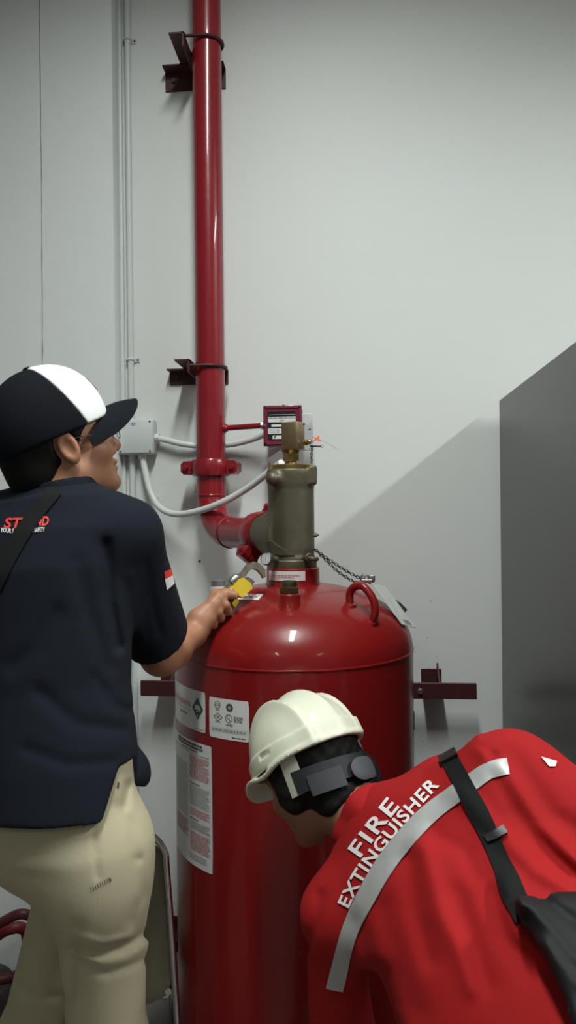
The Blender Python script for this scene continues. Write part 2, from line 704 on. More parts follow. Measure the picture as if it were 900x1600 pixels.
def ribbon_on(bvh, pts, wpx, off, thick, n=60, m=5, smooth_it=3):
    """band laid on a surface: the centre line goes through photo pixels, wpx its width there"""
    c = catmull([np.array([a, b, 0.0]) for a, b in pts], max(2, n // (len(pts) - 1)))
    wid = np.interp(np.linspace(0, 1, len(c)), np.linspace(0, 1, len(wpx)), wpx) if not np.isscalar(wpx) else [wpx] * len(c)
    rows = []
    for i, q in enumerate(c):
        t = c[min(i + 1, len(c) - 1)] - c[max(i - 1, 0)]
        t = t / np.linalg.norm(t)
        nrm = np.array([-t[1], t[0], 0])
        rows.append([onto(bvh, *(q + nrm * wid[i] * (k / m - 0.5))[:2], off, True) for k in range(m + 1)])
    rows = [r_ for r_ in rows if all(x is not None for x in r_)]
    G = np.array(rows)
    for _ in range(smooth_it):
        G[1:-1] = 0.5 * G[1:-1] + 0.25 * (G[:-2] + G[2:])
    vs = G.reshape(-1, 3)
    fs = []
    for i in range(len(rows) - 1):
        for k in range(m):
            a = i * (m + 1) + k
            fs.append((a, a + 1, a + m + 2, a + m + 1))
    return thicken((vs, fs), thick)

# ================================================================== the room
X0, X1, Y0 = -4.5, 8.5, -6.5
struct = dict(kind='structure', smooth=0)
mk('floor', bx(X0, X1, Y0, WALL + 0.1, -0.1, 0.0), 'floor', label='dark tiled floor of the room', **struct)
mk('ceiling', bx(X0, X1, Y0, WALL + 0.1, CEIL, CEIL + 0.1), 'ceil', label='white ceiling of the room', **struct)
mk('wall_back', bx(X0, X1, WALL, WALL + 0.12, 0, CEIL), 'wall', label='white painted wall behind the red cylinder', **struct)
mk('wall_front', bx(X0, X1, Y0 - 0.12, Y0, 0, CEIL), 'wall', label='white wall on the camera side', **struct)
mk('wall_left', bx(X0 - 0.12, X0, Y0, WALL, 0, CEIL), 'wall', label='white side wall beyond the column', **struct)
mk('wall_right', bx(X1, X1 + 0.12, Y0, WALL, 0, CEIL), 'wall', label='white side wall beyond the cabinet', **struct)
mk('baseboard_back', bx(-0.7, X1, WALL - 0.012, WALL, 0, 0.04, 0.002), 'wall', label='low skirting strip at foot of back wall', **struct)

# column and the wall infill left of it, parted by a ragged crack
CF = WALL - 0.08
xr = PY(179, 500, CF)[0]
xl = PY(63.5, 300, CF)[0]
rng = random.Random(3)
zs = np.linspace(0, CEIL, 90)
wob = np.cumsum([rng.uniform(-1, 1) for _ in zs]) * 0.0006
wob = wob - np.linspace(wob[0], wob[-1], len(wob))


def ragged_block(xa, xb, yf, side):
    """upright block whose one vertical edge wanders"""
    vs, fs = [], []
    for i, z in enumerate(zs):
        g = 0.0011 + 0.0009 * abs(math.sin(i * 1.7)) * (1 if i % 7 else 2)
        a, b = (xa + wob[i] + g, xb) if side == 'l' else (xa, xb + wob[i] - g)
        vs += [(a, yf, z), (b, yf, z), (b, WALL - 0.0005, z), (a, WALL - 0.0005, z)]
    for i in range(len(zs) - 1):
        for k in range(4):
            p, q = 4 * i + k, 4 * i + (k + 1) % 4
            fs.append((p, q, q + 4, p + 4))
    n = 4 * (len(zs) - 1)
    fs += [(3, 2, 1, 0), (n, n + 1, n + 2, n + 3)]
    return np.array(vs), fs


mk('wall_column', ragged_block(xl, xr, CF, 'l'), 'column', label='white painted column standing proud of the wall', kind='structure', smooth=0)
mk('wall_infill', ragged_block(X0, xl, CF + 0.001, 'r'), 'column', label='white wall surface left of the cracked column edge', kind='structure', smooth=0)

# ceiling tubes, out of the frame; housings dress the added fill lights too
for i, (x, y, pw) in enumerate(TUBES):
    r = root('ceiling_or_fill_light', (x, y, CEIL), ['ceiling tube light over the dark cabinet', 'far ceiling tube light beyond the cabinet', 'added fill tube above the bending person, unseen', 'added fill tube behind the camera, left one', 'added fill tube behind the camera, right one'][i], 'ceiling light', 'ceiling tube lights')
    mk('housing', bx(x - 0.11, x + 0.11, y - 0.65, y + 0.65, CEIL - 0.04, CEIL - 0.001, 0.008), 'pvc', r)
    ld = bpy.data.lights.new('tube', 'AREA')
    ld.shape = 'RECTANGLE'
    ld.size, ld.size_y = 0.16, 1.2
    ld.energy = pw
    ld.spread = math.radians(150)
    ld.color = (0.95, 1.0, 0.97)
    lo_ = bpy.data.objects.new('tube', ld)
    COL.objects.link(lo_)
    lo_.parent = r
    lo_.location = (0, 0, -0.05)

# ================================================================== server cabinet at the right
cx0 = PY(780, 640, WALL - 0.045)[0]
ct = PY(780, 625, WALL - 0.045)[2]
cy1, cy0, cx1 = WALL - 0.045, WALL - 0.045 - 1.0, cx0 + 0.6
cab = root('server_cabinet', ((cx0 + cx1) / 2, (cy0 + cy1) / 2, 0), 'tall dark grey metal server cabinet with plain side panel, against the wall', 'cabinet')
mk('frame', bx(cx0 + 0.004, cx1 - 0.004, cy0 + 0.004, cy1 - 0.004, 0.03, ct - 0.03), 'cabinet', cab, 0)
mk('side_panel', bx(cx0, cx0 + 0.02, cy0 + 0.01, cy1, 0.06, ct - 0.0, 0.003), 'cabinet', cab, 0)
mk('side_panel', bx(cx1 - 0.02, cx1, cy0 + 0.01, cy1, 0.06, ct - 0.0, 0.003), 'cabinet', cab, 0)
mk('top_panel', bx(cx0 + 0.002, cx1 - 0.002, cy0 + 0.002, cy1 - 0.002, ct - 0.028, ct - 0.003, 0.003), 'cabinet', cab, 0)
dr = mk('door', bx(cx0 + 0.005, cx1 - 0.005, cy0 - 0.015, cy0 + 0.006, 0.07, ct - 0.03, 0.003), 'cabinet', cab, 0)
mk('door_handle', bx(cx0 + 0.06, cx0 + 0.09, cy0 - 0.035, cy0 - 0.015, 0.95, 1.15, 0.005), 'black', dr)
for sx in (cx0 + 0.05, cx1 - 0.05):
    for sy in (cy0 + 0.06, cy1 - 0.06):
        mk('foot', cyl((sx, sy, 0), (sx, sy, 0.06), 0.025), 'black', cab)

# ================================================================== conduits, junction box
CY = WALL - 0.013


def clipped(px, py, Y):
    return PY(px, py, Y)


jx = PY(214, 683, WALL - 0.05)
bt, bb = PY(214, 656, WALL - 0.05)[2], PY(214, 708, WALL - 0.05)[2]
bl, br = PY(186.5, 683, WALL - 0.05)[0], PY(238, 683, WALL - 0.05)[0]
xc = PY(204.5, 560, CY)[0]
c1 = root('conduit', (xc, CY, bt), 'white upright cable conduit rising above the junction box', 'conduit')
mk('conduit_pipe', tube([(xc, CY, bt - 0.004), (xc, CY, CEIL - 0.002)], 0.0098, 16), 'pvcgrey', c1)
for py in (62, 562):
    z = PY(203, py, CY)[2]
    sd = mk('saddle_clip', J(bx(xc - 0.0165, xc + 0.026, WALL - 0.003, WALL, z - 0.008, z + 0.008, 0.001),
            tube([(xc + 0.0115 * math.cos(a), CY + 0.001 - 0.0115 * math.sin(a), z) for a in np.linspace(0, math.pi, 13)], 0.0035, 8)), 'pvcgrey', c1)
    for dx in (-0.0155, 0.02):
        mk('clip_screw', cyl((xc + dx, WALL - 0.005, z), (xc + dx, WALL - 0.002, z), 0.003, 10), 'darksteel', sd)
xc2 = PY(207.5, 760, CY)[0]
c2 = root('conduit', (xc2, CY, 0.04), 'white upright cable conduit running down below the junction box', 'conduit')
mk('conduit_pipe', tube([(xc2, CY, 0.04), (xc2, CY, bb + 0.004)], 0.0098, 16), 'pvcgrey', c2)
xc3 = PY(190.5, 400, WALL - 0.008)[0]
c3 = root('conduit', (xc3, WALL - 0.008, 0.0), 'slim pale conduit tucked in the corner beside the column', 'conduit')
mk('conduit_pipe', tube([(xc3, WALL - 0.009, 0.04), (xc3, WALL - 0.009, CEIL - 0.002)], 0.0075, 14), 'pvcgrey', c3)

jb = root('junction_box', (jx[0], WALL, bb), 'square grey-white plastic junction box with four dark screws', 'junction box')
mk('body', bx(bl - 0.003, br + 0.003, WALL - 0.046, WALL - 0.0005, bb - 0.003, bt + 0.002, 0.006, 2), 'pvcgrey', jb)
ld_ = mk('lid', bx(bl, br, WALL - 0.056, WALL - 0.047, bb, bt, 0.003, 2), 'pvcgrey', jb)
for sx in (bl + 0.006, br - 0.006):
    for sz in (bb + 0.006, bt - 0.006):
        mk('screw', cyl((sx, WALL - 0.058, sz), (sx, WALL - 0.054, sz), 0.0025, 12), 'darksteel', ld_)


def wallprint(shape, p, off):
    v, f = shape
    return np.stack([p[0] + v[:, 0], np.full(len(v), off), p[2] + v[:, 1]], -1), f


lp = PY(208, 662, WALL - 0.056)
mk('print', wallprint(J(text2d('UPVC', 0.0065, 0.02), at2(rect2(-0.004, 0.004, -0.0058, -0.0050), 0, 0), at2(rect2(-0.007, 0.007, -0.0045, -0.0038), 0, 0)), lp, WALL - 0.0566), 'blueink', ld_, 0)

# flexible conduits from the box
TX, TY, TR = -0.162, 1.982, 0.305          # cylinder axis and radius
pa = [(br + 0.003, WALL - 0.025, PY(240, 684, WALL - 0.03)[2]), PY(262, 688, WALL - 0.03), PY(285, 693.5, WALL - 0.03), PY(320, 697, WALL - 0.022), PY(362, 694, WALL - 0.03), PY(395, 686, WALL - 0.05), PY(416, 677, WALL - 0.075)]
f1 = root('flexible_conduit', (pa[0][0], WALL, pa[0][2]), 'white flexible conduit running behind the red pipe to switch box', 'conduit')
mk('conduit_pipe', tube(catmull(pa, 8), 0.0098, 14), 'pvc', f1)
mk('gland', J(cyl((br + 0.001, WALL - 0.025, pa[0][2]), (br + 0.016, WALL - 0.025, pa[0][2] - 0.001), 0.0135, 12)), 'pvc', f1)
pb = [np.array([PY(222, 700, WALL - 0.028)[0], WALL - 0.026, bb - 0.002]), PY(226.5, 735, WALL - 0.03), PY(235, 768, WALL - 0.04), PY(249, 792, WALL - 0.06), PY(272, 803, WALL - 0.09), PY(305, 800, WALL - 0.14), PY(345, 786, WALL - 0.19), PY(385, 764, WALL - 0.22), PY(424, 735, WALL - 0.27), PY(440, 723, WALL - 0.31)]
f2 = root('flexible_conduit', (pb[0][0], WALL, pb[4][2]), 'white flexible conduit looping in front of the red pipe', 'conduit')
mk('conduit_pipe', tube(catmull(pb, 9), 0.0102, 14), 'pvc', f2)
mk('gland', cyl(pb[0] - [0, 0, 0.014], pb[0] + [0, 0, 0.003], 0.0135, 12), 'pvc', f2)
q = PY(246.5, 779, WALL - 0.004)
mk('cable_clip', J(bx(q[0] - 0.003, q[0] + 0.003, WALL - 0.012, WALL, q[2] - 0.009, q[2] + 0.006, 0.001), bx(q[0] - 0.001, q[0] + 0.012, WALL - 0.012, WALL - 0.008, q[2] - 0.012, q[2] - 0.006, 0.001)), 'pvc',
   label='tiny white cable clip on wall inside the conduit loop', cat='clip', base=(q[0], WALL, q[2]))
for px, py, r_, lb in ((221, 795, 0.0042, 'small round screw hole in wall beside the conduit loop'), (312, 877, 0.003, 'small dark screw hole in wall below the pipe elbow')):
    q = PY(px, py, WALL)
    mk('wall_plug', lathe([(r_ * 1.15, 0), (r_ * 1.15, 0.001), (r_ * 0.5, 0.0014), (r_ * 0.4, 0.0004)], (q[0], WALL - 0.0001, q[2]), (0, -1, 0), 16), 'hole', label=lb, cat='screw hole', base=(q[0], WALL, q[2]))

# ================================================================== discharge pipe
PR = 0.0445
PXc, PYc = PY(328, 560, 2.32)[0], 2.32
zE = PY(372, 833, 2.16)[2]
od = nz([TX - PXc, TY - PYc, 0])            # run from pipe to valve
RE = 0.112
pipe = root('discharge_pipe', (PXc, PYc, zE), 'red painted steel discharge pipe rising from the cylinder valve', 'pipe')
zc = PY(330, 730, 2.28)[2]
mk('upper_pipe', tube([(PXc, PYc, zc), (PXc, PYc, CEIL - 0.002)], PR, 40), 'pipe', pipe)
mk('lower_pipe', tube([(PXc, PYc, zE + RE), (PXc, PYc, zc)], PR, 40), 'pipe', pipe)
ec = np.array([PXc, PYc, zE + RE]) + od * RE
arc = [ec + RE * (-od * math.cos(a) - np.array([0, 0, 1]) * math.sin(a)) for a in np.linspace(0, math.pi / 2, 17)]
vd = np.linalg.norm([TX - PXc, TY - PYc])
eend = np.array([PXc, PYc, zE]) + od * (vd - 0.155)
mk('elbow', tube(arc + [eend], PR, 40), 'pipe', pipe)
mk('weld_bead', torus((PXc, PYc, zE + RE), (0, 0, 1), PR, 0.0035, 40, 8), 'pipe', pipe)
mk('weld_bead', torus(arc[-1], od, PR, 0.003, 40, 8), 'pipe', pipe)


def coupling(c, axis, ear, r, width, name_parent):
    """grooved coupling: two half housings with bolt pads on both sides"""
    x, y, z = frame(axis, ear)
    ear = nz(np.asarray(ear, float) - z * np.dot(ear, z))
    oth = np.cross(z, ear)
    h = width / 2
    ring = lathe([(r + 0.002, -h), (r + 0.012, -h), (r + 0.015, -h * 0.7), (r + 0.0165, 0), (r + 0.015, h * 0.7), (r + 0.012, h), (r + 0.002, h)], c, z, 48, cap=False)
    cp = mk('coupling', ring, 'pipe', name_parent)
    for s in (-1, 1):
        for g in (-1, 1):
            pc = c + ear * s * (r + 0.024) + oth * g * 0.013
            pad = [(-0.016, -h * 0.86), (0.012, -h * 0.8), (0.021, -h * 0.45), (0.021, h * 0.45), (0.012, h * 0.8), (-0.016, h * 0.86)]
            mk('bolt_pad', prism([(u * s, v) for u, v in (pad if s > 0 else pad[::-1])], pc, ear, z, 0.022), 'pipe', cp, 20)
        bp = c + ear * s * (r + 0.028)
        mk('bolt', bolt(bp + oth * 0.024, oth, 0.0085, 0.011), 'pipe', cp, 20)
        mk('bolt', bolt(bp - oth * 0.024, -oth, 0.0085, 0.011), 'pipe', cp, 20)
    return cp


coupling(np.array([PXc, PYc, zc]), (0, 0, 1), nz([1, -0.12, 0]), PR, 0.05, pipe)
coupling(eend - od * 0.0, od, nz(np.array([0, 0, 1.0]) - 0.75 * np.cross(od, [0, 0, 1])), PR, 0.05, pipe)
# branch to the pressure switch
zb = PY(352, 667, 2.28)[2]
SBY = 2.30
sw0, sw1 = PY(411.5, 664, SBY - 0.035)[0], PY(472, 664, SBY - 0.035)[0]
sz0, sz1 = PY(441, 697, SBY - 0.035)[2], PY(441, 633.5, SBY - 0.035)[2]
mk('branch_boss', lathe([(0.016, 0), (0.0155, 0.006), (0.012, 0.010), (0.010, 0.014)], (PXc + PR - 0.004, PYc - 0.006, zb), (1, 0, 0.02), 20), 'pipe', pipe)
mk('branch_tube', tube([(PXc + PR, PYc - 0.006, zb), (sw0 - 0.004, SBY - 0.01, zb + 0.003)], 0.0085, 16), 'pipe', pipe)
mk('branch_nut', lathe([(0.0125, 0), (0.0125, 0.007), (0.011, 0.009)], (sw0 - 0.010, SBY - 0.01, zb + 0.003), (1, 0, 0), 8), 'steel', pipe)


# ------------------------------------------------------------------ wall brackets holding the pipe
def pipe_bracket(py0, py1, pxl, pxr, reach, label, armx, zoff):
    za, zb_ = PY(270, py1, WALL)[2], PY(270, py0, WALL)[2]
    xa, xb = PY(pxl, (py0 + py1) / 2, WALL)[0], PY(pxr, (py0 + py1) / 2, WALL)[0]
    t = 0.005
    r = root('pipe_bracket', ((xa + xb) / 2, WALL, za), label, 'bracket', 'pipe brackets')
    mk('wall_angle', J(bx(xa, xb, WALL - t, WALL, za, zb_), bx(xa, xb, WALL - 0.045, WALL, zb_ - t, zb_)), 'maroon', r, 0)
    ax = PXc - PR - 0.006
    yz = zb_ - 0.0
    mk('arm', J(bx(ax - 0.045, ax, WALL - reach, WALL - t, yz, yz + t), bx(ax - t, ax, WALL - reach, WALL - 0.05, yz - 0.036, yz + t)), 'maroon', r, 0)
    zu = yz + zoff
    loop = [(ax - 0.012, PYc + (PR + 0.005), zu), (PXc, PYc + PR + 0.005, zu)]
    loop += [(PXc + (PR + 0.005) * math.sin(a), PYc + (PR + 0.005) * math.cos(a), zu) for a in np.linspace(0.1, math.pi - 0.1, 20)]
    loop += [(PXc, PYc - PR - 0.005, zu), (ax - 0.012, PYc - (PR + 0.005), zu)]
    mk('u_bolt', tube(loop, 0.0048, 10), 'maroon', r)
    for s in (-1, 1):
        mk('nut', bolt((ax - 0.0055, PYc + s * (PR + 0.005), zu), (-1, 0, 0), 0.008, 0.007), 'maroon', r, 20)
    mk('anchor_bolt', bolt(((xa + ax - 0.045) / 2, WALL - t, (za + zb_) / 2), (0, -1, 0), 0.007, 0.008), 'maroon', r, 20)


pipe_bracket(113, 144, 259, 353, 0.195, 'maroon steel pipe bracket near the top of the red pipe', 0, 0.02)
pipe_bracket(580, 602, 266, 357, 0.165, 'maroon steel pipe bracket halfway, above the junction box', 0, -0.012)

# ------------------------------------------------------------------ pressure switch box
sb = root('pressure_switch', ((sw0 + sw1) / 2, SBY, sz0), 'square dark red switch box with labelled window, beside the pipe', 'switch box')
mk('housing', bx(sw0 + 0.004, sw1 - 0.003, SBY - 0.03, SBY + 0.05, sz0 + 0.004, sz1 - 0.003, 0.003), 'boxred', sb, 20)
fr_o, fr_i = 0.0, 0.014
yw = SBY - 0.04
cv = J(bx(sw0, sw1, yw, SBY - 0.03, sz0, sz1, 0.003, 2))
mk('cover', cv, 'boxred', sb, 20)
wx0, wx1, wz0, wz1 = PY(418.5, 664, yw)[0], PY(462, 664, yw)[0], PY(440, 687, yw)[2], PY(440, 643, yw)[2]
m4 = 0.004
mk('cover_rim', J(bx(sw0 + m4, sw1 - m4, yw - 0.003, yw, sz1 - m4 - 0.006, sz1 - m4, 0.001), bx(sw0 + m4, sw1 - m4, yw - 0.003, yw, sz0 + m4, sz0 + m4 + 0.006, 0.001),
                  bx(sw0 + m4, sw0 + m4 + 0.006, yw - 0.003, yw, sz0 + m4, sz1 - m4, 0.001), bx(sw1 - m4 - 0.006, sw1 - m4, yw - 0.003, yw, sz0 + m4, sz1 - m4, 0.001)), 'boxred', sb, 0)
win = mk('window', bx(wx0, wx1, yw - 0.002, yw, wz0, wz1, 0.001), 'dark', sb, 0)


def swlab(px0, px1, py0, py1, name='label_strip', m='white'):
    a, b = PY(px0, py1, yw - 0.003), PY(px1, py0, yw - 0.003)
    return mk(name, bx(a[0], b[0], yw - 0.0032, yw - 0.002, a[2], b[2]), m, win, 0), a, b


_, a, b = swlab(419, 462, 650.5, 660)
mk('print', wallprint(J(at2(text2d('PRESSURE OPERATED SWITCH', 0.0062, 0.012), 0, 0.0036), at2(text2d('DPDT', 0.0055, 0.012), 0.0, -0.0042)), (a + b) / 2, yw - 0.0036), 'ink', win, 0)
swlab(424, 448, 663, 667)
_, a, b = swlab(419, 446, 669, 678)
mk('print', wallprint(lines2(-0.022, 0.01, -0.006, 0.006, 2, rng, 0.5), (a + b) / 2, yw - 0.0036), 'greyink', win, 0)
_, a, b = swlab(426, 452, 680, 686)
mk('print', wallprint(at2(poly2([(-0.021, -0.004), (-0.018, -0.004), (-0.013, 0.004), (-0.019, 0.004)]), 0, 0), (a + b) / 2, yw - 0.0036), 'ink', win, 0)
a, b = PY(420, 649, yw - 0.003), PY(461, 647, yw - 0.003)
mk('window_bar', bx(a[0], b[0], yw - 0.003, yw - 0.002, a[2], b[2]), 'greyink', win, 0)
for px, py in ((443, 634), (413.5, 665)):
    q = PY(px, py, yw)
    mk('cover_screw', lathe([(0.004, 0), (0.004, 0.002), (0.002, 0.004)], (q[0], yw, q[2]), (0, -1, 0), 14), 'chrome', sb)
q = PY(480, 656, SBY + 0.01)
mk('side_fitting', J(bx(sw1 - 0.004, PY(487, 650, SBY)[0], SBY - 0.012, SBY + 0.03, PY(480, 664, SBY)[2], PY(480, 646, SBY)[2], 0.003, 2)), 'pvcgrey', sb, 20)
# standoff that carries the box off the wall
mk('mounting_plate', bx((sw0 + sw1) / 2 - 0.03, (sw0 + sw1) / 2 + 0.03, SBY + 0.045, WALL, (sz0 + sz1) / 2 - 0.025, (sz0 + sz1) / 2 + 0.025), 'boxred', sb, 0)

# ================================================================== the cylinder
zsm, ztop = 1.20, 1.368
prof = [(0.16, 0.10), (0.22, 0.105), (0.27, 0.13), (0.295, 0.17), (0.303, 0.21), (TR, 0.25), (TR, zsm - 0.012), (TR, zsm)]
for a in np.linspace(0, 1, 34)[1:]:
    th = a * math.pi / 2
    c_, s_ = math.cos(th) ** (2 / 2.15), math.sin(th) ** (2 / 2.15)
    r_ = TR * c_
    if r_ < 0.07:
        break
    prof.append((r_, zsm + (ztop - zsm) * s_))
tank_shell = lathe(prof, (TX, TY, 0), (0, 0, 1), 128)
skirt = lathe([(0.20, 0.0), (0.205, 0.0), (0.205, 0.13), (0.20, 0.13)], (TX, TY, 0), (0, 0, 1), 64, cap=False)
tank = root('gas_cylinder', (TX, TY, 0), 'large glossy red fire suppression gas cylinder with domed top', 'gas cylinder')
mk('shell', tank_shell, 'red', tank, 60)
mk('base_ring', thicken(skirt, 0.004), 'red', tank, 60)
mk('shoulder_weld', torus((TX, TY, zsm), (0, 0, 1), TR - 0.0005, 0.0032, 128, 8), 'red', tank)
tank_bvh = bvh_of(tank_shell)
nr = 0.0685
zn0, zn1 = ztop - 0.02, PY(458, 886, TY)[2]
mk('neck', lathe([(nr + 0.016, ztop - 0.026), (nr + 0.006, ztop - 0.010), (nr + 0.001, ztop + 0.000), (nr, ztop + 0.006), (nr, zn1 - 0.003), (nr - 0.003, zn1)], (TX, TY, 0), (0, 0, 1), 64), 'red', tank, 40)


def tank_at(px, py, off=0.0):
    return onto(tank_bvh, px, py, off)


def dome_normal(p):
    hit, n, _, _ = tank_bvh.find_nearest(Vector(p))
    n = np.array(n)
    r = np.array([p[0] - TX, p[1] - TY, 0.5])
    return n if np.dot(n, r) > 0 else -n


# plug on its boss
pp = tank_at(452, 951)
pz0 = pp[2] - 0.012
ph = PD(452, 930, (pp - EYE) @ FWD)[2]
py_ = pp[1] + 0.02
pc = np.array([PD(452, 940, (pp - EYE) @ FWD + 0.02)[0], py_, 0])
sc_ = ((pp - EYE) @ FWD + 0.02) / F
mk('plug_boss', lathe([(0.034, pp[2] - 0.012), (0.030, pp[2] + 0.0), (18.2 * sc_, pp[2] + 0.004), (18.2 * sc_, ph - 0.0), (17 * sc_, ph + 0.002)], pc, (0, 0, 1), 40), 'red', tank, 35)
pl = mk('relief_plug', J(lathe([(15.6 * sc_, ph), (16.2 * sc_, ph + 0.002), (16.2 * sc_, ph + 0.016), (15 * sc_, ph + 0.0185)], pc, (0, 0, 1), 6), lathe([(13.2 * sc_, ph + 0.016), (13.6 * sc_, ph + 0.027), (13 * sc_, ph + 0.031), (10 * sc_, ph + 0.032)], pc, (0, 0, 1), 32)), 'darkbrass', tank, 25)
for a in (-115, -65):
    d = np.array([math.cos(math.radians(a)), math.sin(math.radians(a)), 0])
    mk('vent_hole', lathe([(0.0032, 0), (0.0032, 0.0004)], pc + [0, 0, ph + 0.0245] + d * (13.45 * sc_ - 0.0002), d, 12), 'hole', pl, 0)

# lifting handle
ha, hb = tank_at(548, 945, -0.004), tank_at(581, 972, -0.004)
nh = nz(dome_normal((ha + hb) / 2) * 0.55 + np.array([0, 0, 0.9]))
dm = hb - ha
top = (ha + hb) / 2 + nh * 0.066
hp = [ha, ha + nh * 0.028 - dm * 0.10, ha + nh * 0.052 + dm * 0.08, top - dm * 0.05, hb + nh * 0.056 - dm * 0.08, hb + nh * 0.03 + dm * 0.10, hb]
hd = mk('lifting_handle', tube(catmull(hp, 8), 0.0095, 16), 'red', tank)
for q in (ha, hb):
    mk('weld_fillet', lathe([(0.018, -0.004), (0.015, 0.004), (0.010, 0.010)], q, dome_normal(q), 20), 'red', hd)

# level indicator tube behind the left shoulder
li = PD(341.5, 930, 2.0)
zl = [PD(341, y, 2.0)[2] for y in (906, 914.5, 931, 950)]
lv = mk('level_indicator', J(lathe([(0.0235, zl[3] - 0.09), (0.0235, zl[1] - 0.001)], (li[0], li[1], 0), (0, 0, 1), 32)), 'red', tank, 35)
mk('indicator_cap', lathe([(0.0185, zl[1] - 0.004), (0.0185, zl[0] - 0.001), (0.017, zl[0])], (li[0], li[1], 0), (0, 0, 1), 24), mat('zinc', (0.24, 0.25, 0.26), 0.5, 0.6), lv, 35)
st = lathe([(0.0242, zl[2]), (0.0242, zl[1] - 0.001)], (li[0], li[1], 0), (0, 0, 1), 40, cap=False)
stk = mk('sticker', st, 'white', lv, 60)


def around(shape, c, r, phi0, z0, off=0.0006):
    """wrap flat graphics (s to the viewer's right, t up) on an upright cylinder, s = 0 at angle phi0"""
    v, f = shape
    ph_ = phi0 + v[:, 0] / r
    rr = r + off + v[:, 2]
    return np.stack([c[0] + rr * np.sin(ph_), c[1] - rr * np.cos(ph_), z0 + v[:, 1]], -1), f


mk('print', around(lines2(-0.018, 0.018, -0.006, 0.004, 2, rng, 0.55), li, 0.0242, 0.05, (zl[1] + zl[2]) / 2), 'greyink', lv, 0)


# ------------------------------------------------------------------ labels on the shell
def tank_phi(px, py):
    p = tank_at(px, py)
    return math.atan2(p[0] - TX, -(p[1] - TY)), p[2]


def tlabel(phi0, phi1, z0, z1, name='label', n=24, m='white', label=None):
    ph_ = np.linspace(phi0, phi1, n + 1)
    ss = (ph_ - phi0) * TR
    W, H = ss[-1], z1 - z0
    g = grid_mesh(lambda a, b: (a * W, b * H, 0), n, 6)
    v, f = g
    c = 0.005
    # rounded corners
    for i in range(len(v)):
        for cs, ct_ in ((c, c), (W - c, c), (c, H - c), (W - c, H - c)):
            ds, dt = v[i, 0] - cs, v[i, 1] - ct_
            if (ds < 0) == (cs == c) and (dt < 0) == (ct_ == c) and (ds != 0 and dt != 0):
                l = math.hypot(ds, dt)
                if l > c:
                    v[i, 0], v[i, 1] = cs + ds / l * c, ct_ + dt / l * c
    sh = around((v, f), (TX, TY), TR, phi0, z0, 0.0006)
    return mk(name, sh, m, tank, 60, label=label), W, H


def put(lab, shape, phi0, z0, m, off=0.0011, name='print'):
    return mk(name, around(shape, (TX, TY), TR, phi0, z0, off), m, lab, 0)


# certification label
p0, zA = tank_phi(327, 1087)
p1, zB = tank_phi(389, 1097)
_, zC = tank_phi(327, 1150)
_, zD = tank_phi(389, 1160)
zt, zo = (zA + zB) / 2, (zC + zD) / 2
lab, W, H = tlabel(p0, p1, zo, zt, label='white label with certification marks')
E = [at2(ring2(0, 0, 0.0088, 0.0012), W * .24, H * .83), at2(text2d('ULC', 0.0085, 0.01), W * .24, H * .83), at2(text2d('LISTED', 0.004, 0.02), W * .24, H * .70),
     at2(ring2(0, 0, 0.0082, 0.0036, 32, 1), W * .55, H * .80), at2(ring2(0, 0, 0.0034, 0.0016), W * .55, H * .80),
     at2(diamond_ring2(0, 0, 0.0135, 0.0095, 0.16), W * .25, H * .53), at2(text2d('FM', 0.0065, 0.015), W * .25, H * .53), at2(text2d('APPROVED', 0.0034, 0.02), W * .25, H * .41),
     at2(ring2(0, 0, 0.0095, 0.0014), W * .53, H * .53), at2(text2d('U', 0.010, 0.015), W * .515, H * .545), at2(text2d('L', 0.010, 0.015), W * .55, H * .51), at2(text2d('LISTED', 0.0062, 0.03), W * .54, H * .365)]
put(lab, J(*E), p0, zo, 'ink')
put(lab, J(lines2(W * .65, W * .86, H * .45, H * .60, 4, rng, 0.45), lines2(W * .60, W * .93, H * .055, H * .085, 1, rng, 0.8)), p0, zo, 'ink')
put(lab, J(rect2(W * .05, W * .95, H * .27, H * .275, 8), rect2(W * .05, W * .95, H * .165, H * .17, 8), rect2(W * .05, W * .057, H * .165, H * .275), rect2(W * .943, W * .95, H * .165, H * .275), lines2(W * .09, W * .92, H * .185, H * .255, 1, rng, 0.75)), p0, zo, 'greyink')

# name label with green diamond, running round the left side
p1, zA = tank_phi(321, 1082)
_, zB = tank_phi(321, 1146)
p0 = p1 - 0.62
lab, W, H = tlabel(p0, p1, zB, zA, label='white name label with green diamond')
pdm, zdm = tank_phi(309, 1107)
sd = (pdm - p0) * TR
td = zdm - zB
put(lab, poly2([(sd - 0.0215, td), (sd, td - 0.026), (sd + 0.0215, td), (sd, td + 0.026)]), p0, zB, 'green')
put(lab, J(rect2(sd - 0.010, sd + 0.010, td + 0.0035, td + 0.0068), rect2(sd - 0.002, sd + 0.002, td - 0.019, td - 0.014)), p0, zB, 'white', 0.0016)
put(lab, rect2(sd - 0.014, sd + 0.014, td - 0.005, td - 0.0025), p0, zB, mat('pale_green', (0.16, 0.27, 0.21), 0.6), 0.0016)
ptx, ztx = tank_phi(291, 1096)
stx, ttx = (ptx - p0) * TR, ztx - zB
put(lab, at2(text2d('Fire Systems', 0.024, 0.0, 'RIGHT'), sd - 0.028, ttx), p0, zB, 'redink')
put(lab, J(rect2(sd - 0.14, sd - 0.028, ttx - 0.0165, ttx - 0.0155, 8), lines2(sd - 0.09, sd - 0.045, ttx - 0.030, ttx - 0.024, 1, rng, 0.8)), p0, zB, 'greyink')
put(lab, lines2(W - 0.035, W - 0.006, 0.004, 0.007, 1, rng, 0.7), p0, zB, 'greyink')

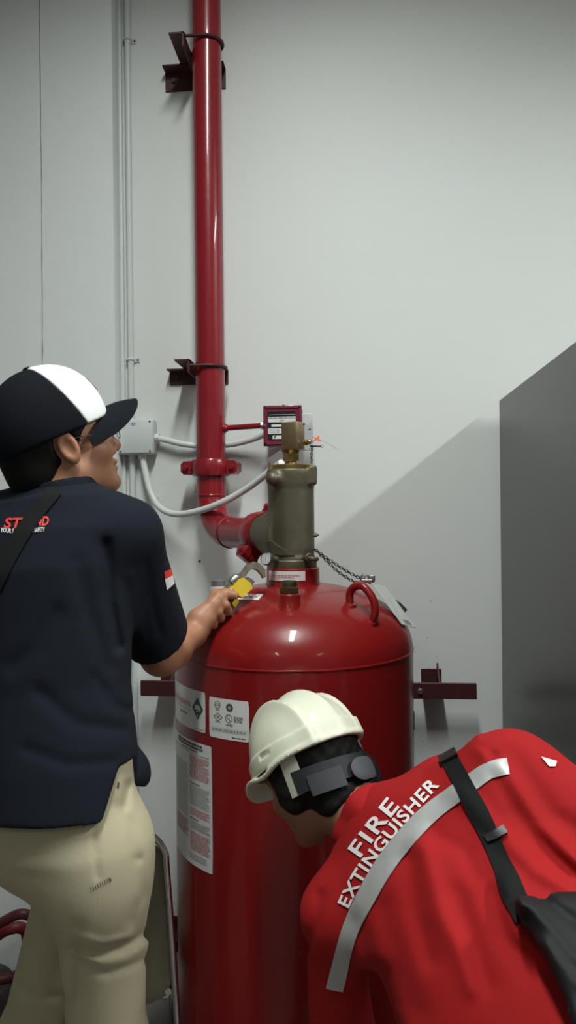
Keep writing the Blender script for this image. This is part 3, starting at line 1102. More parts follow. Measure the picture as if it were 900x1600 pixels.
# tall instruction label
p1, zA = tank_phi(331, 1167)
_, zB = tank_phi(333, 1367)
p0 = p1 - 0.66
lab, W, H = tlabel(p0, p1, zB, zA, n=28, label='tall white instruction label with red and grey print')
cL, cM = W - 0.085, W - 0.009
put(lab, J(lines2(W - 0.16, W - 0.03, H * .935, H * .985, 2, rng, 0.7), lines2(W - 0.13, W - 0.05, H * .915, H * .927, 1, rng, 0.8), rect2(0.01, W - 0.008, H * .897, H * .9, 10),
         lines2(cL, cL + 0.045, H * .655, H * .665, 1, rng, 0.8), lines2(cL, cL + 0.035, H * .37, H * .382, 1, rng, 0.8)), p0, zB, 'ink')
put(lab, J(lines2(cL, cM, H * .70, H * .885, 11, rng, 0.6), lines2(cL, cM, H * .40, H * .465, 5, rng, 0.6), lines2(cL, cM, H * .12, H * .275, 10, rng, 0.62), lines2(0.02, cL - 0.01, H * .2, H * .34, 9, rng, 0.6)), p0, zB, 'pinkink')
put(lab, J(lines2(cL, cM, H * .48, H * .645, 13, rng, 0.45), lines2(cL, cM, H * .29, H * .36, 6, rng, 0.5), lines2(cL - 0.005, W - 0.02, H * .045, H * .10, 3, rng, 0.45), lines2(0.02, cL - 0.01, H * .36, H * .8, 24, rng, 0.4)), p0, zB, 'greyink')

# stickers on neck and dome
z0n, z1n = PD(450, 908, 1.915)[2], PD(450, 893, 1.915)[2]
pn0, pn1 = math.radians(-58), math.asin(min(0.99, (PD(477, 900, 1.93)[0] - TX) / nr))
g = grid_mesh(lambda a, b: (a * (pn1 - pn0) * nr, b * (z1n - z0n), 0), 20, 2)
ns = mk('neck_sticker', around(g, (TX, TY), nr, pn0, z0n, 0.0006), 'white', tank, 60)
Wn = (pn1 - pn0) * nr
mk('print', around(J(lines2(0.004, Wn * .86, 0.017 * .62, 0.017 * .9, 1, rng, 0.55), lines2(0.004, Wn * .74, 0.017 * .36, 0.017 * .62, 1, rng, 0.55), lines2(0.004, Wn * .35, 0.017 * .12, 0.017 * .36, 1, rng, 0.5)), (TX, TY), nr, pn0, z0n, 0.0011), 'pinkink', ns, 0)


def patch_on(bvh, corners, off, nu=14, nv=8):
    A, B, C, D = [np.array(c, float) for c in corners]
    return grid_mesh(lambda a, b: onto(bvh, *((A * (1 - a) + B * a) * (1 - b) + (D * (1 - a) + C * a) * b), off), nu, nv)


qc = [(368, 937), (404, 938), (412, 928.5), (375, 928.5)]
ds_ = mk('dome_sticker', patch_on(tank_bvh, qc, 0.0009), 'white', tank, 60)


def bil(corners, a, b):
    A, B, C, D = [np.array(c, float) for c in corners]
    return (A * (1 - a) + B * a) * (1 - b) + (D * (1 - a) + C * a) * b


def print_on(bvh, corners, shape, off):
    """flat graphics given in unit (a, b) laid into a pixel quad on a surface"""
    v, f = shape
    return np.array([onto(bvh, *bil(corners, a, b), off) for a, b, _ in v]), f


mk('print', print_on(tank_bvh, qc, J(rect2(0.35, 0.5, .78, .92), rect2(.55, .72, .78, .92), rect2(.12, .42, .35, .58), rect2(.48, .66, .35, .62), rect2(.7, .85, .4, .6)), 0.0016), 'redink', ds_, 0)

# ================================================================== valve on the neck
VR = 0.0595
zv0, zv1 = zn1, PD(456, 732, 1.93)[2]
od2 = -od
zo_ = zE
vx, vy = TX - 0.003, TY


def valve_sdf(p):
    c = np.array([vx, vy, 0], np.float32)
    q = p - c
    r = np.sqrt(q[:, 0] ** 2 + q[:, 1] ** 2)
    z = p[:, 2]
    rad = np.interp(z, [zv0, zv0 + 0.026, zv0 + 0.034, zv0 + 0.05, zv1 - 0.05, zv1 - 0.035, zv1 - 0.01, zv1], [0.0605, 0.0605, 0.058, VR, VR, VR + 0.002, VR + 0.0035, VR + 0.003])
    d = np.maximum(r - rad, np.maximum(zv0 - z, z - zv1))
    # outlet towards the pipe
    o = np.array([vx, vy, zo_], np.float32)
    e = np.array([od2[0], od2[1], 0], np.float32)
    h = (p - o) @ e
    w_ = (p - o) - h[:, None] * e
    rr = np.sqrt((w_ ** 2).sum(1))
    ro = np.interp(h, [0, 0.05, 0.085, 0.118], [0.072, 0.070, 0.062, 0.052])
    d2 = np.maximum(rr - ro, np.maximum(-h, h - 0.128))
    d = smin(d, d2, 0.016)
    # rounded boss, upper left
    b0 = PD(429, 748, 1.94)
    d = smin(d, rcone(p, b0 + V(0.02, 0.02, 0), b0 + V(-0.004, -0.006, 0), 0.021, 0.0185), 0.012)
    # ear at the upper right
    b1 = PD(489, 742, 1.96)
    d = smin(d, rbox(p, b1, (0.010, 0.016, 0.024), 0.004), 0.010)
    # undercut above the neck, on the gauge side
    g0 = PD(420, 868, 1.92)
    d = smax(d, -rcone(p, g0 + V(-0.06, 0.02, -0.004), g0 + V(0.012, -0.030, -0.004), 0.030, 0.022), 0.005)
    return d.astype(np.float32)


valve = root('cylinder_valve', (vx, vy, zv0), 'cast bronze discharge valve standing on the cylinder neck', 'valve')
vb = isurf(valve_sdf, (vx - 0.21, vy - 0.09, zv0 - 0.02), (vx + 0.09, vy + 0.24, zv1 + 0.02), 0.0022)
mk('body', vb, 'bronze', valve, 50)
valve_bvh = bvh_of(vb)
mk('base_collar', lathe([(0.0640, zn1 - 0.001), (0.0650, zn1 + 0.006), (0.0650, zn1 + 0.018), (0.062, zn1 + 0.021)], (vx, vy, 0), (0, 0, 1), 64), 'bronze', valve, 40)
ztc = PD(456, 724.5, 1.93)[2]
mk('top_cap', lathe([(0.0585, zv1 - 0.002), (0.0585, ztc - 0.002), (0.0565, ztc), (0.03, ztc + 0.001)], (vx, vy, 0), (0, 0, 1), 64), 'brass', valve, 35)
mk('cap_pin', J(cyl((vx - 0.054, vy - 0.015, ztc - 0.004), (vx - 0.054, vy - 0.015, ztc + 0.006), 0.0025, 10)), 'brass', valve)
# web that flares under the outlet
wl = []
for i in range(21):
    t = i / 20
    px = 404 + 56 * t
    top_y = 851 - 6 * math.sin(math.pi * min(1, t * 1.6)) + 15 * max(0, t - 0.35) ** 1.3 * 1.6
    bot_y = 857 + 11 * min(1, t * 2.2) - (0 if t < .5 else 0)
    if t < 0.35:
        bot_y = 856 + 30 * (t / 0.35 - 0.0) ** 2 * 0.35
    bot_y = max(bot_y, top_y + 2)
    wl.append(((px, top_y), (px + 1, bot_y)))
rows = []
for i_w, (a, b) in enumerate(wl):
    for k in range(3):
        s = k / 2
        px, py = a[0] * (1 - s) + b[0] * s, a[1] * (1 - s) + b[1] * s
        rows.append(onto(valve_bvh, px, py, 0.007 - 0.003 * abs(2 * (i_w / 20) - 1)))
lip_f = [(i * 3 + k, i * 3 + k + 3, i * 3 + k + 4, i * 3 + k + 1) for i in range(20) for k in range(2)]
mk('outlet_web', thicken((np.array(rows), lip_f), -0.007), 'bronze', valve, 60)
# gauge
gc = PD(415.5, 873, 1.895)
gd = nz(V(-0.55, -0.82, 0.08))
ga = mk('pressure_gauge', lathe([(0.012, -0.014), (0.0165, -0.012), (0.0168, 0.0), (0.0152, 0.0016), (0.0136, 0.0004)], gc, gd, 36), 'darksteel', valve, 35)
mk('gauge_face', lathe([(0.0134, -0.001), (0.0134, 0.0006)], gc, gd, 32), 'glass', ga, 0)
gx, gy, _ = frame(gd)
mk('gauge_print', J(lathe([(0.0095, 0.0009), (0.0085, 0.0009)], gc, gd, 24, cap=False), prism([(-0.0009, -0.005), (0.0009, -0.005), (0.0009, 0.006), (-0.0009, 0.006)], gc + gd * 0.001, gx, gy, 0.0006)), 'greyink', ga, 0)
mk('gauge_stem', cyl(gc - gd * 0.013, gc - gd * 0.045, 0.008, 8), 'bronze', ga, 20)
fc = PD(481, 871, 1.925)
mk('fill_fitting', J(lathe([(0.010, -0.012), (0.010, 0.006), (0.008, 0.009)], fc, nz(V(0.25, -0.95, 0.05)), 6), tube(catmull([fc + V(0, -0.004, 0), fc + V(0.012, -0.012, -0.003), fc + V(0.024, -0.004, -0.004)], 5), 0.0055, 10), torus(fc + V(0.004, -0.006, 0), V(0.4, -0.9, 0), 0.0085, 0.0028, 20, 8)), 'bronze', valve, 30)
fd = PD(493, 836, 1.98)
mk('side_nipple', J(cyl(fd + V(-0.012, 0, 0), fd + V(0.004, 0, 0), 0.006, 12), bolt(fd + V(0.002, 0, 0.001), V(1, 0, 0.1), 0.0045, 0.006)), 'bronze', valve, 25)

# ------------------------------------------------------------------ actuator on top
ah = PD(454, 700, 1.93)[2]
act = root('valve_actuator', (vx, vy, ztc), 'brass actuator block with hex nut on top of the valve', 'actuator')
ax_ = PD(454.5, 715, 1.98)
mk('stem', lathe([(0.0175, ztc - 0.001), (0.0165, ztc + 0.006), (0.0145, ztc + 0.008), (0.0145, ztc + 0.016)], (ax_[0], ax_[1], 0), (0, 0, 1), 32), 'brass', act, 30)
zh0, zh1 = PD(454, 720, 1.965)[2], PD(454, 700, 1.965)[2]
mk('hex_nut', lathe([(0.0195, zh0), (0.0212, zh0 + 0.002), (0.0212, zh1 - 0.001), (0.019, zh1 + 0.004)], (ax_[0], ax_[1], 0), (0, 0, 1), 6, hint=(1, .35, 0)), 'brass', act, 25)
bz0, bz1 = PD(458, 702, 1.94)[2], PD(458, 658, 1.94)[2]
bl_, br_ = PD(442.5, 680, 1.945), PD(474, 680, 1.945)
bw = br_[0] - bl_[0]
bc = np.array([(bl_[0] + br_[0]) / 2, bl_[1] + 0.03, (bz0 + bz1) / 2])
rz = math.radians(-24)
axs = np.array([[math.cos(rz), math.sin(rz), 0], [-math.sin(rz), math.cos(rz), 0], [0, 0, 1]])
mk('block', box(bc, (bw * 0.93, 0.055, bz1 - bz0), axs, 0.004, 2), 'oldbrass', act, 30)
mk('block_base', lathe([(0.019, bz0 - 0.008), (0.026, bz0 + 0.002)], (ax_[0], ax_[1], 0), (0, 0, 1), 32), 'darkbrass', act, 30)
pcn = PD(480.5, 683, 1.985)
pside = mk('side_plate', box(pcn, (0.004, 0.045, 0.068), np.array([[0.83, -0.55, 0], [0.55, 0.83, 0], [0, 0, 1]]), 0.001), 'pale', act, 0)
mk('side_body', box(pcn + V(-0.012, 0.004, 0.004), (0.026, 0.046, 0.055), np.array([[0.83, -0.55, 0], [0.55, 0.83, 0], [0, 0, 1]]), 0.003), 'oldbrass', act, 20)
for px, py in ((475, 663), (484, 671)):
    q = PD(px, py, 1.955)
    mk('plate_screw', lathe([(0.0026, -0.002), (0.0026, 0.0015)], q, V(0.5, -0.85, 0), 10), 'darksteel', act)
q = PD(480, 691, 1.95)
mk('release_pin', J(lathe([(0.006, -0.01), (0.006, 0.010), (0.004, 0.013)], q, V(0.75, -0.6, 0.1), 14), lathe([(0.008, -0.004), (0.008, 0.0)], q, V(0.75, -0.6, 0.1), 14)), 'brass', act, 30)
mk('release_lever', J(tube([PD(484, 697, 1.95), PD(502, 697.5, 1.95)], 0.0022, 10), torus(PD(503, 697.5, 1.95), V(0, 1, 0), 0.003, 0.001, 16, 6)), 'darksteel', act)
mk('seal_wire', J(tube(catmull([PD(484, 694, 1.945), PD(490, 689, 1.94), PD(496, 686, 1.945)], 5), 0.0016, 8)), 'pale', act)
wl_ = [PD(495, 685, 1.945), PD(503, 688, 1.945), PD(514, 694, 1.945), PD(523, 699, 1.945), PD(530, 704, 1.945)]
mk('wire_tail', tube(catmull(wl_, 5), 0.0006, 6), 'pale', act)
rib = [(487, 682), (494, 684), (500, 679), (498, 685), (502, 690), (495, 688), (490, 690), (492, 685)]
a0 = PD(494, 685, 1.94)
mk('seal_ribbon', prism([((x - 494) / F * 1.94, -(y - 685) / F * 1.94) for x, y in rib], a0, V(1, 0.2, 0), V(0, 0.2, 1), 0.0012), 'orange', act, 0)


def chain(pts, L, r, name, parent=None, **kw):
    """links set along a line, every second one turned a quarter"""
    c = np.array(catmull(pts, 20))
    seg = np.r_[0, np.cumsum(np.linalg.norm(np.diff(c, axis=0), axis=1))]
    n = int(seg[-1] / (L * 0.74))
    out = []
    for i in range(n):
        s = (i + 0.5) / n * seg[-1]
        p = np.array([np.interp(s, seg, c[:, k]) for k in range(3)])
        t = np.array([np.interp(min(s + L * .4, seg[-1]), seg, c[:, k]) for k in range(3)]) - np.array([np.interp(max(s - L * .4, 0), seg, c[:, k]) for k in range(3)])
        x, y, z = frame(t, (0.3, 1, 0.2))
        n_ = x if i % 2 else y
        m_ = np.cross(z, n_)
        lp_ = []
        for k in range(14):
            a = 2 * math.pi * k / 14
            lp_.append(p + z * (L / 2 - r) * math.cos(a) + m_ * (L * 0.3) * math.sin(a))
        out.append(tube(lp_, r, 6, closed=True))
    return mk(name, J(*out), 'darksteel', parent, 60, **kw)


chain([PD(488, 699, 1.955), PD(487, 708, 1.955), PD(486.5, 716, 1.955), PD(487, 724, 1.95)], 0.0085, 0.0012, 'pin_chain', act, kind='stuff')

# ------------------------------------------------------------------ safety chain, tag card
sc1 = root('safety_chain', tank_at(560, 912), 'thin dark double chain slung from valve to cylinder shoulder', 'chain')
e1, e2 = PD(566, 905, 2.02), PD(560, 912, 2.02)
chain([PD(492, 858, 1.99), PD(505, 868, 2.0), PD(528, 884, 2.01), PD(548, 896, 2.02), e1], 0.0115, 0.0013, 'chain_links', sc1, kind='stuff')
chain([PD(493, 859, 1.985), PD(507, 873, 1.99), PD(528, 893, 1.995), PD(546, 905, 2.0), e2], 0.0115, 0.0013, 'chain_links', sc1, kind='stuff')
chain([e1, PD(580, 911, 2.02), PD(596, 922, 2.02), PD(612, 934, 2.015), PD(621, 942, 2.01)], 0.0115, 0.0013, 'chain_links', sc1, kind='stuff')
mk('shackle', J(torus(PD(570, 904, 2.01), V(0.2, 1, 0), 0.010, 0.003, 20, 8), box(PD(581, 904, 2.015), (0.016, 0.012, 0.020), None, 0.003), box(PD(573, 908, 2.0), (0.03, 0.008, 0.010), None, 0.002), cyl(PD(569, 897, 2.01), PD(570, 908, 2.01), 0.002, 10)), 'steel', sc1, 30)
mk('end_plug', cyl(PD(620, 943, 2.0), PD(633, 956, 2.0), 0.0085, 14, 0.002), 'darkbrass', sc1, 30)
mk('seal', box(PD(560, 912, 1.995), (0.014, 0.010, 0.012), None, 0.002), 'maroon', sc1, 20)
tq = [PD(579, 911, 1.90), PD(601, 917, 1.975), PD(650, 981, 1.955), PD(628, 976, 1.88)]
tg = root('tag_card', tq[0], 'pale tag card hanging off the cylinder shoulder from the chain', 'tag')
tn = nz(np.cross(tq[1] - tq[0], tq[3] - tq[0]))


def tagp(a, b, o=0.0):
    return (tq[0] * (1 - a) + tq[1] * a) * (1 - b) + (tq[3] * (1 - a) + tq[2] * a) * b + tn * o


cd_ = mk('card', thicken(grid_mesh(lambda a, b: tagp(a, b), 2, 4), 0.0015), 'paper2', tg, 0)
for o in (-0.0024, 0.0024):
    mk('print', J(*[(np.array([tagp(0.3, y, o), tagp(0.75, y, o), tagp(0.75, y + 0.02, o), tagp(0.3, y + 0.02, o)]), [(0, 1, 2, 3)]) for y in (0.86, 0.90, 0.94)]), 'greyink', cd_, 0)


# ================================================================== straps that hold the cylinder to the wall
def strap(pya, pyb, pxl, pxr, label, gus):
    yb = 2.318
    zl_ = PY(pxl, (pya[0] + pya[1]) / 2, yb)[2]
    hh = (pya[1] - pya[0]) / F * yb / 2
    xa, xb = PY(pxl, pya[0], yb)[0], PY(pxr, pyb[0], yb)[0]
    r = root('cylinder_strap', ((xa + xb) / 2, WALL, zl_ - hh), label, 'bracket', 'cylinder wall straps')
    mk('bar', bx(xa, xb, yb, yb + 0.008, zl_ - hh, zl_ + hh, 0.002), 'maroon', r, 0)
    for s, px in ((1, pxr), (-1, None)):
        gx_ = xb - 0.105 if s > 0 else xa + 0.09
        g = [(0, 0), (0, 0.075), (0.014, 0.055), (WALL - yb - 0.009, 0.0)]
        n1 = mk('gusset', prism([(u, v) for u, v in [(0, 0), (WALL - yb - 0.008, 0), (WALL - yb - 0.008, 0.06), (WALL - yb - 0.016, 0.06)]], (gx_, yb + 0.008, zl_ + hh * 0.2), (0, 1, 0), (0, 0, 1), 0.005), 'maroon', r, 0)
        mk('wall_angle', J(bx(gx_ - 0.05, gx_ + 0.012, WALL - 0.005, WALL, zl_ - hh, zl_ + hh + 0.022), bx(gx_ - 0.05, gx_ + 0.012, yb + 0.008, WALL, zl_ - 0.003, zl_ + 0.002)), 'maroon', r, 0)
    # band around the back of the cylinder
    bnd = [(TX + (TR + 0.003) * math.cos(a), TY + (TR + 0.003) * math.sin(a)) for a in np.linspace(0.02, math.pi - 0.02, 40)]
    vs, fs = [], []
    for x, y in bnd:
        vs += [(x, y, zl_ - hh), (x, y, zl_ + hh)]
    for i in range(len(bnd) - 1):
        fs.append((2 * i, 2 * i + 2, 2 * i + 3, 2 * i + 1))
    mk('band', thicken((np.array(vs), fs), 0.003), 'maroon', r, 60)
    q = PY(656.5, 1087, yb)
    for x in (q[0], 2 * TX - q[0]):
        mk('strap_bolt', bolt((x, yb, zl_), (0, -1, 0), 0.0075, 0.008), 'steel', r, 20)


strap((1063, 1088), (1075, 1100), 219, 745, 'maroon flat steel strap bar behind the cylinder, at label height', 1)
strap((1468, 1487), (1488, 1507), 236, 745, 'maroon steel strap bar low behind the cylinder, near floor', 1)

# marks of old drilling right of the cylinder
for k, (px, py, r_) in enumerate(((672.5, 939, 0.0022), (668, 996, 0.0018), (682, 1026, 0.0016), (670, 1044, 0.0014), (661.5, 1158, 0.0018), (673, 1154, 0.0012))):
    q = PY(px, py, WALL)
    mk('drill_mark', lathe([(r_, 0), (r_ * 0.8, 0.0006)], (q[0], WALL - 0.0004, q[2]), (0, -1, 0), 10), 'greyink', bpy.data.objects['wall_back'], 0)

# ================================================================== chair at the left
ch = root('chair', PD(150, 1600, 1.8) * [1, 1, 0], 'chrome tube chair with olive vinyl backrest, left of the cylinder', 'chair')
CD = 1.79
ccx = ((153 - 450) / F) * CD
cang = math.radians(9)
cr_ = V(math.cos(cang), math.sin(cang), 0)       # chair's width direction
cf_ = V(-math.sin(cang), math.cos(cang), 0)      # the way it faces: to the wall
c0 = EYE * [1, 1, 0] + V(ccx, CD, 0)


def cp(u, v, z):
    return c0 + cr_ * u + cf_ * v + np.array([0, 0, z])


ztp = HC - 508 / F * CD
hw = 0.150
fr_ = [cp(-hw - 0.032, 0.0, 0.0), cp(-hw - 0.018, 0.0, 0.40), cp(-hw, 0.012, ztp - 0.10), cp(-hw + 0.006, 0.014, ztp - 0.045), cp(-hw + 0.035, 0.016, ztp - 0.008), cp(-hw + 0.08, 0.017, ztp),
       cp(hw - 0.08, 0.017, ztp), cp(hw - 0.035, 0.016, ztp - 0.008), cp(hw - 0.006, 0.014, ztp - 0.045), cp(hw, 0.012, ztp - 0.10), cp(hw + 0.018, 0.0, 0.40), cp(hw + 0.032, 0.0, 0.0)]
mk('back_frame', tube(catmull(fr_, 8), 0.0082, 14), 'chrome', ch)


def bpan(a, b):
    z = 0.385 + (ztp - 0.395 - 0.008) * b
    w_ = hw + 0.018 - 0.018 * b - 0.008
    # rounded corners
    e = 0.0
    if b > 0.86:
        t = (b - 0.86) / 0.14
        e = 0.055 * (1 - math.sqrt(max(0, 1 - t * t)))
    if b < 0.12:
        t = 1 - b / 0.12
        e = 0.05 * (1 - math.sqrt(max(0, 1 - t * t)))
    u = (2 * a - 1)
    return cp(u * (w_ - e), 0.012 + 0.010 * (u * u) - 0.004, z)


mk('backrest', thicken(grid_mesh(bpan, 14, 24), 0.018), 'olive', ch, 50)


def seat(a, b):
    u, v = 2 * a - 1, b
    return cp(u * 0.145, 0.02 + 0.34 * v, 0.45 + 0.02 * (1 - u ** 4) * (1 - (2 * v - 1) ** 4))


mk('seat', thicken(grid_mesh(seat, 12, 12), 0.04), 'olive', ch, 50)
for s in (-1, 1):
    mk('leg', tube(catmull([cp(s * 0.15, 0.0, 0.42), cp(s * 0.152, 0.30, 0.42), cp(s * 0.155, 0.35, 0.38), cp(s * 0.16, 0.36, 0.0)], 8), 0.0082, 12), 'chrome', ch)

# dark red hose lying on something low at the far left
hz = [PD(-70, 1500, 2.2), PD(-30, 1462, 2.18), PD(5, 1440, 2.15), PD(34, 1428, 2.14), PD(55, 1440, 2.16), PD(60, 1480, 2.2), PD(30, 1520, 2.22), PD(-20, 1545, 2.2), PD(-60, 1560, 2.2), PD(-90, 1560, 2.2)]
hz2 = hz[:]
bq = PD(-60, 1500, 2.2)
hose = root('fire_hose', (bq[0], bq[1], 0), 'dark red looped hose at the far left behind the legs', 'hose')
mk('hose_loop', tube(catmull(hz2[:7] + [PD(0, 1530, 2.2), PD(-40, 1530, 2.2)], 8), 0.014, 14), 'hose', hose)
mk('hose_loop', tube(catmull([PD(-80, 1530, 2.24), PD(-20, 1475, 2.22), PD(14, 1452, 2.2), PD(40, 1455, 2.22), PD(44, 1500, 2.25)], 8), 0.016, 14), mat('red_hose', (0.16, 0.01, 0.012), 0.5), hose)
q = PD(-10, 1600, 2.22)
mk('hose_drum', lathe([(0.11, 0.0), (0.115, 0.01), (0.115, HC - 735 / F * 2.22), (0.105, HC - 725 / F * 2.22)], (PD(-40, 1600, 2.2)[0], PD(-40, 1600, 2.2)[1], 0), (0, 0, 1), 40), mat('drum_dark', (0.05, 0.035, 0.04), 0.6), hose, 40)


# ================================================================== people
def head_axes(f, u):
    f = nz(f)
    u = nz(np.asarray(u, float) - f * np.dot(u, f))
    r = np.cross(f, u)
    return np.array([f, r, u])          # rows: forward, right, up


def head_sdf(p, c, A, s=1.0):
    """skull, face, jaw, nose, lips, eyes and ears in the head's own axes"""
    q = ((p - np.asarray(c, np.float32)) @ A.T.astype(np.float32)) / s
    E_ = lambda cc, rr, ax=None: ell(q, cc, rr, ax)
    d = E_((-0.008, 0, 0.040), (0.100, 0.077, 0.092))
    d = smin(d, E_((0.030, 0, -0.030), (0.068, 0.062, 0.085)), 0.03)
    for sg in (-1, 1):
        d = smin(d, rcone(q, (0.0, sg * 0.056, -0.052), (0.070, sg * 0.014, -0.098), 0.014, 0.013), 0.028)
        d = smin(d, E_((0.062, sg * 0.040, -0.030), (0.026, 0.022, 0.020)), 0.02)
        d = smin(d, rcone(q, (0.086, sg * 0.012, 0.021), (0.074, sg * 0.046, 0.019), 0.010, 0.009), 0.014)
        d = smax(d, -E_((0.099, sg * 0.032, 0.002), (0.016, 0.017, 0.011)), 0.010)
        d = smin(d, E_((0.078, sg * 0.031, 0.002), (0.012, 0.0125, 0.0115)), 0.003)
        d = smin(d, E_((0.098, sg * 0.011, -0.040), (0.010, 0.0075, 0.0075)), 0.006)
        # ear: shell with a rim and a hollow
        ea = nz(np.array([-0.25, sg * 1.0, 0.0]))
        up = nz(np.array([-0.18, 0, 1.0]))
        fw = np.cross(up, ea)
        AX = np.array([fw, ea, up])
        ec_ = np.array([-0.006, sg * 0.080, -0.004])
        e = E_(ec_, (0.019, 0.0085, 0.033), AX)
        e = smax(e, -E_(ec_ + ea * 0.010 + fw * 0.002 * sg, (0.012, 0.010, 0.022), AX), 0.003)
        e = smin(e, E_(ec_ + np.array([0.003, 0, -0.026]), (0.008, 0.005, 0.009)), 0.005)
        d = smin(d, e, 0.006)
    d = smin(d, rcone(q, (0.094, 0, 0.012), (0.114, 0, -0.030), 0.0085, 0.0125), 0.010)
    d = smin(d, E_((0.094, 0, -0.060), (0.012, 0.023, 0.0062)), 0.006)
    d = smin(d, E_((0.091, 0, -0.073), (0.012, 0.020, 0.0068)), 0.006)
    d = smax(d, -rcone(q, (0.107, -0.02, -0.0665), (0.107, 0.02, -0.0665), 0.0022, 0.0022), 0.003)
    d = smin(d, E_((0.080, 0, -0.098), (0.019, 0.024, 0.016)), 0.016)
    return d * s


def hand_sdf(p, wrist, knuck, fingers, thumb, pn):
    """palm between wrist and knuckles, each finger its own chain, thumb from the palm's side"""
    d = None
    for k in knuck:
        e = rcone(p, wrist + (k - wrist) * 0.22, k, 0.0185, 0.0145)
        d = e if d is None else smin(d, e, 0.012)
    d = smin(d, rcone(p, wrist, wrist + (np.mean(knuck, 0) - wrist) * 0.5, 0.028, 0.024), 0.02)
    for ch_ in fingers:
        e = None
        for i in range(len(ch_) - 1):
            r1, r2 = 0.0116 - 0.0008 * i, 0.0110 - 0.0009 * i
            g = rcone(p, ch_[i], ch_[i + 1], r1, r2)
            e = g if e is None else smin(e, g, 0.004)
        d = smin(d, e, 0.005)
    e = None
    rs = [0.020, 0.0138, 0.0125, 0.010]
    for i in range(len(thumb) - 1):
        g = rcone(p, thumb[i], thumb[i + 1], rs[i], rs[i + 1])
        e = g if e is None else smin(e, g, 0.005)
    return smin(d, e, 0.008)


def fist(wr, handle_p, handle_d, back, toward, half=0.038):
    """right-size grip round a rod: back = outward normal of the hand's back, toward = way the metacarpals point"""
    hd_ = nz(handle_d)
    bk = nz(back - hd_ * np.dot(back, hd_))
    tw_ = nz(np.cross(hd_, bk))
    if np.dot(tw_, toward) < 0:
        tw_ = -tw_
    kn, fg = [], []
    for i in range(4):
        o = handle_p + hd_ * (half - i * 0.0235)
        R_ = 0.0235
        k = o + bk * (R_ + 0.006) + tw_ * (0.004 - 0.004 * abs(i - 1))
        c_ = [k]
        for ang in (50, 115, 190, 250):
            a = math.radians(ang)
            c_.append(o + R_ * (bk * math.cos(a) + tw_ * math.sin(a)))
        kn.append(k)
        fg.append(c_)
    o = handle_p + hd_ * (half + 0.006)
    th = [wr + (kn[0] - wr) * 0.35 + hd_ * 0.012, handle_p + hd_ * (half + 0.006) + bk * 0.012 - tw_ * 0.022, handle_p + hd_ * (half + 0.022) + bk * 0.018 - tw_ * 0.002, handle_p + hd_ * (half + 0.034) + bk * 0.014 + tw_ * 0.016]
    return kn, fg, th


def relaxed(wr, dirn, back, side):
    """loosely curled hand: dirn from wrist to fingers, back normal, side towards the thumb"""
    dirn, back = nz(dirn), nz(back)
    side = nz(side)
    kn, fg = [], []
    for i in range(4):
        k = wr + dirn * (0.088 - 0.004 * abs(i - 1)) + side * (0.030 - i * 0.0205)
        L = [0.04, 0.044, 0.041, 0.033][i]
        c_ = [k]
        a = 0.25
        for m_, sc in enumerate((1, .62, .48)):
            a += 0.38
            c_.append(c_[-1] + L * sc * (dirn * math.cos(a) - back * math.sin(a)))
        kn.append(k)
        fg.append(c_)
    th = [wr + dirn * 0.022 + side * 0.018, wr + dirn * 0.05 + side * 0.045 - back * 0.012, wr + dirn * 0.078 + side * 0.055 - back * 0.02, wr + dirn * 0.10 + side * 0.052 - back * 0.028]
    return kn, fg, th


def shoe(c, f, name, parent):
    """low leather shoe at floor point c pointing along f"""
    f = nz(f)
    r = np.cross(f, [0, 0, 1])
    AX = np.array([f, r, [0, 0, 1]])

    def s_(p):
        d = ell(p, c + f * 0.03 + [0, 0, 0.03], (0.14, 0.05, 0.05), AX)
        d = smin(d, rcone(p, c - f * 0.045 + [0, 0, 0.045], c - f * 0.04 + [0, 0, 0.10], 0.042, 0.044), 0.03)
        return np.maximum(d, 0.0 - p[:, 2] + 0.001)
    mk(name, isurf(s_, c - [0.2, 0.2, 0.02], c + [0.2, 0.2, 0.18], 0.006), 'shoe', parent, 60)


# ------------------------------------------------------------------ person with the cap
NB = PD(98, 772, 1.445)
HC1 = PD(90, 699, 1.45)
fwd1 = V(math.sin(math.radians(56)), math.cos(math.radians(56)), 0)
pit = math.radians(19)
f1_ = fwd1 * math.cos(pit) + U0 * math.sin(pit)
u1_ = U0 * math.cos(pit) - fwd1 * math.sin(pit)
HA1 = head_axes(f1_, u1_)
SH_R, EL_R, WR_R = PD(196, 838, 1.42), PD(252, 1022, 1.585), PD(302, 992, 1.738)
SH_L, EL_L, WR_L = PD(-105, 845, 1.52), PD(-120, 1050, 1.62), PD(-60, 985, 1.86)
tf = V(math.sin(math.radians(14)), math.cos(math.radians(14)), 0)      # chest faces away
tr_ = V(math.cos(math.radians(14)), -math.sin(math.radians(14)), 0)    # its right
CH_B, CH_T = PD(78, 1290, 1.375), PD(62, 790, 1.44)
HIP_R, KN_R, AN_R = PD(144, 1345, 1.36), PD(168, 1640, 1.40), np.array([*PD(160, 1640, 1.37)[:2], 0.09])
HIP_L, KN_L, AN_L = PD(130, 1330, 1.50), PD(50, 1610, 1.63), np.array([*PD(40, 1640, 1.58)[:2], 0.09])
# wrench held in the fist
WD = nz(PD(403, 884, 1.85) - PD(330, 949, 1.79))
WH = PD(327, 961, 1.777)
WO = WH + WD * 0.006
hand_back = nz(V(-0.35, -0.85, 0.42))
kn1, fg1, th1 = fist(WR_R, WH, WD, hand_back, V(0.6, 0.3, -0.4))
kn2, fg2, th2 = relaxed(WR_L, V(0.2, 0.9, 0.1), V(-0.3, 0, 0.9), V(0.9, -0.1, 0.2))


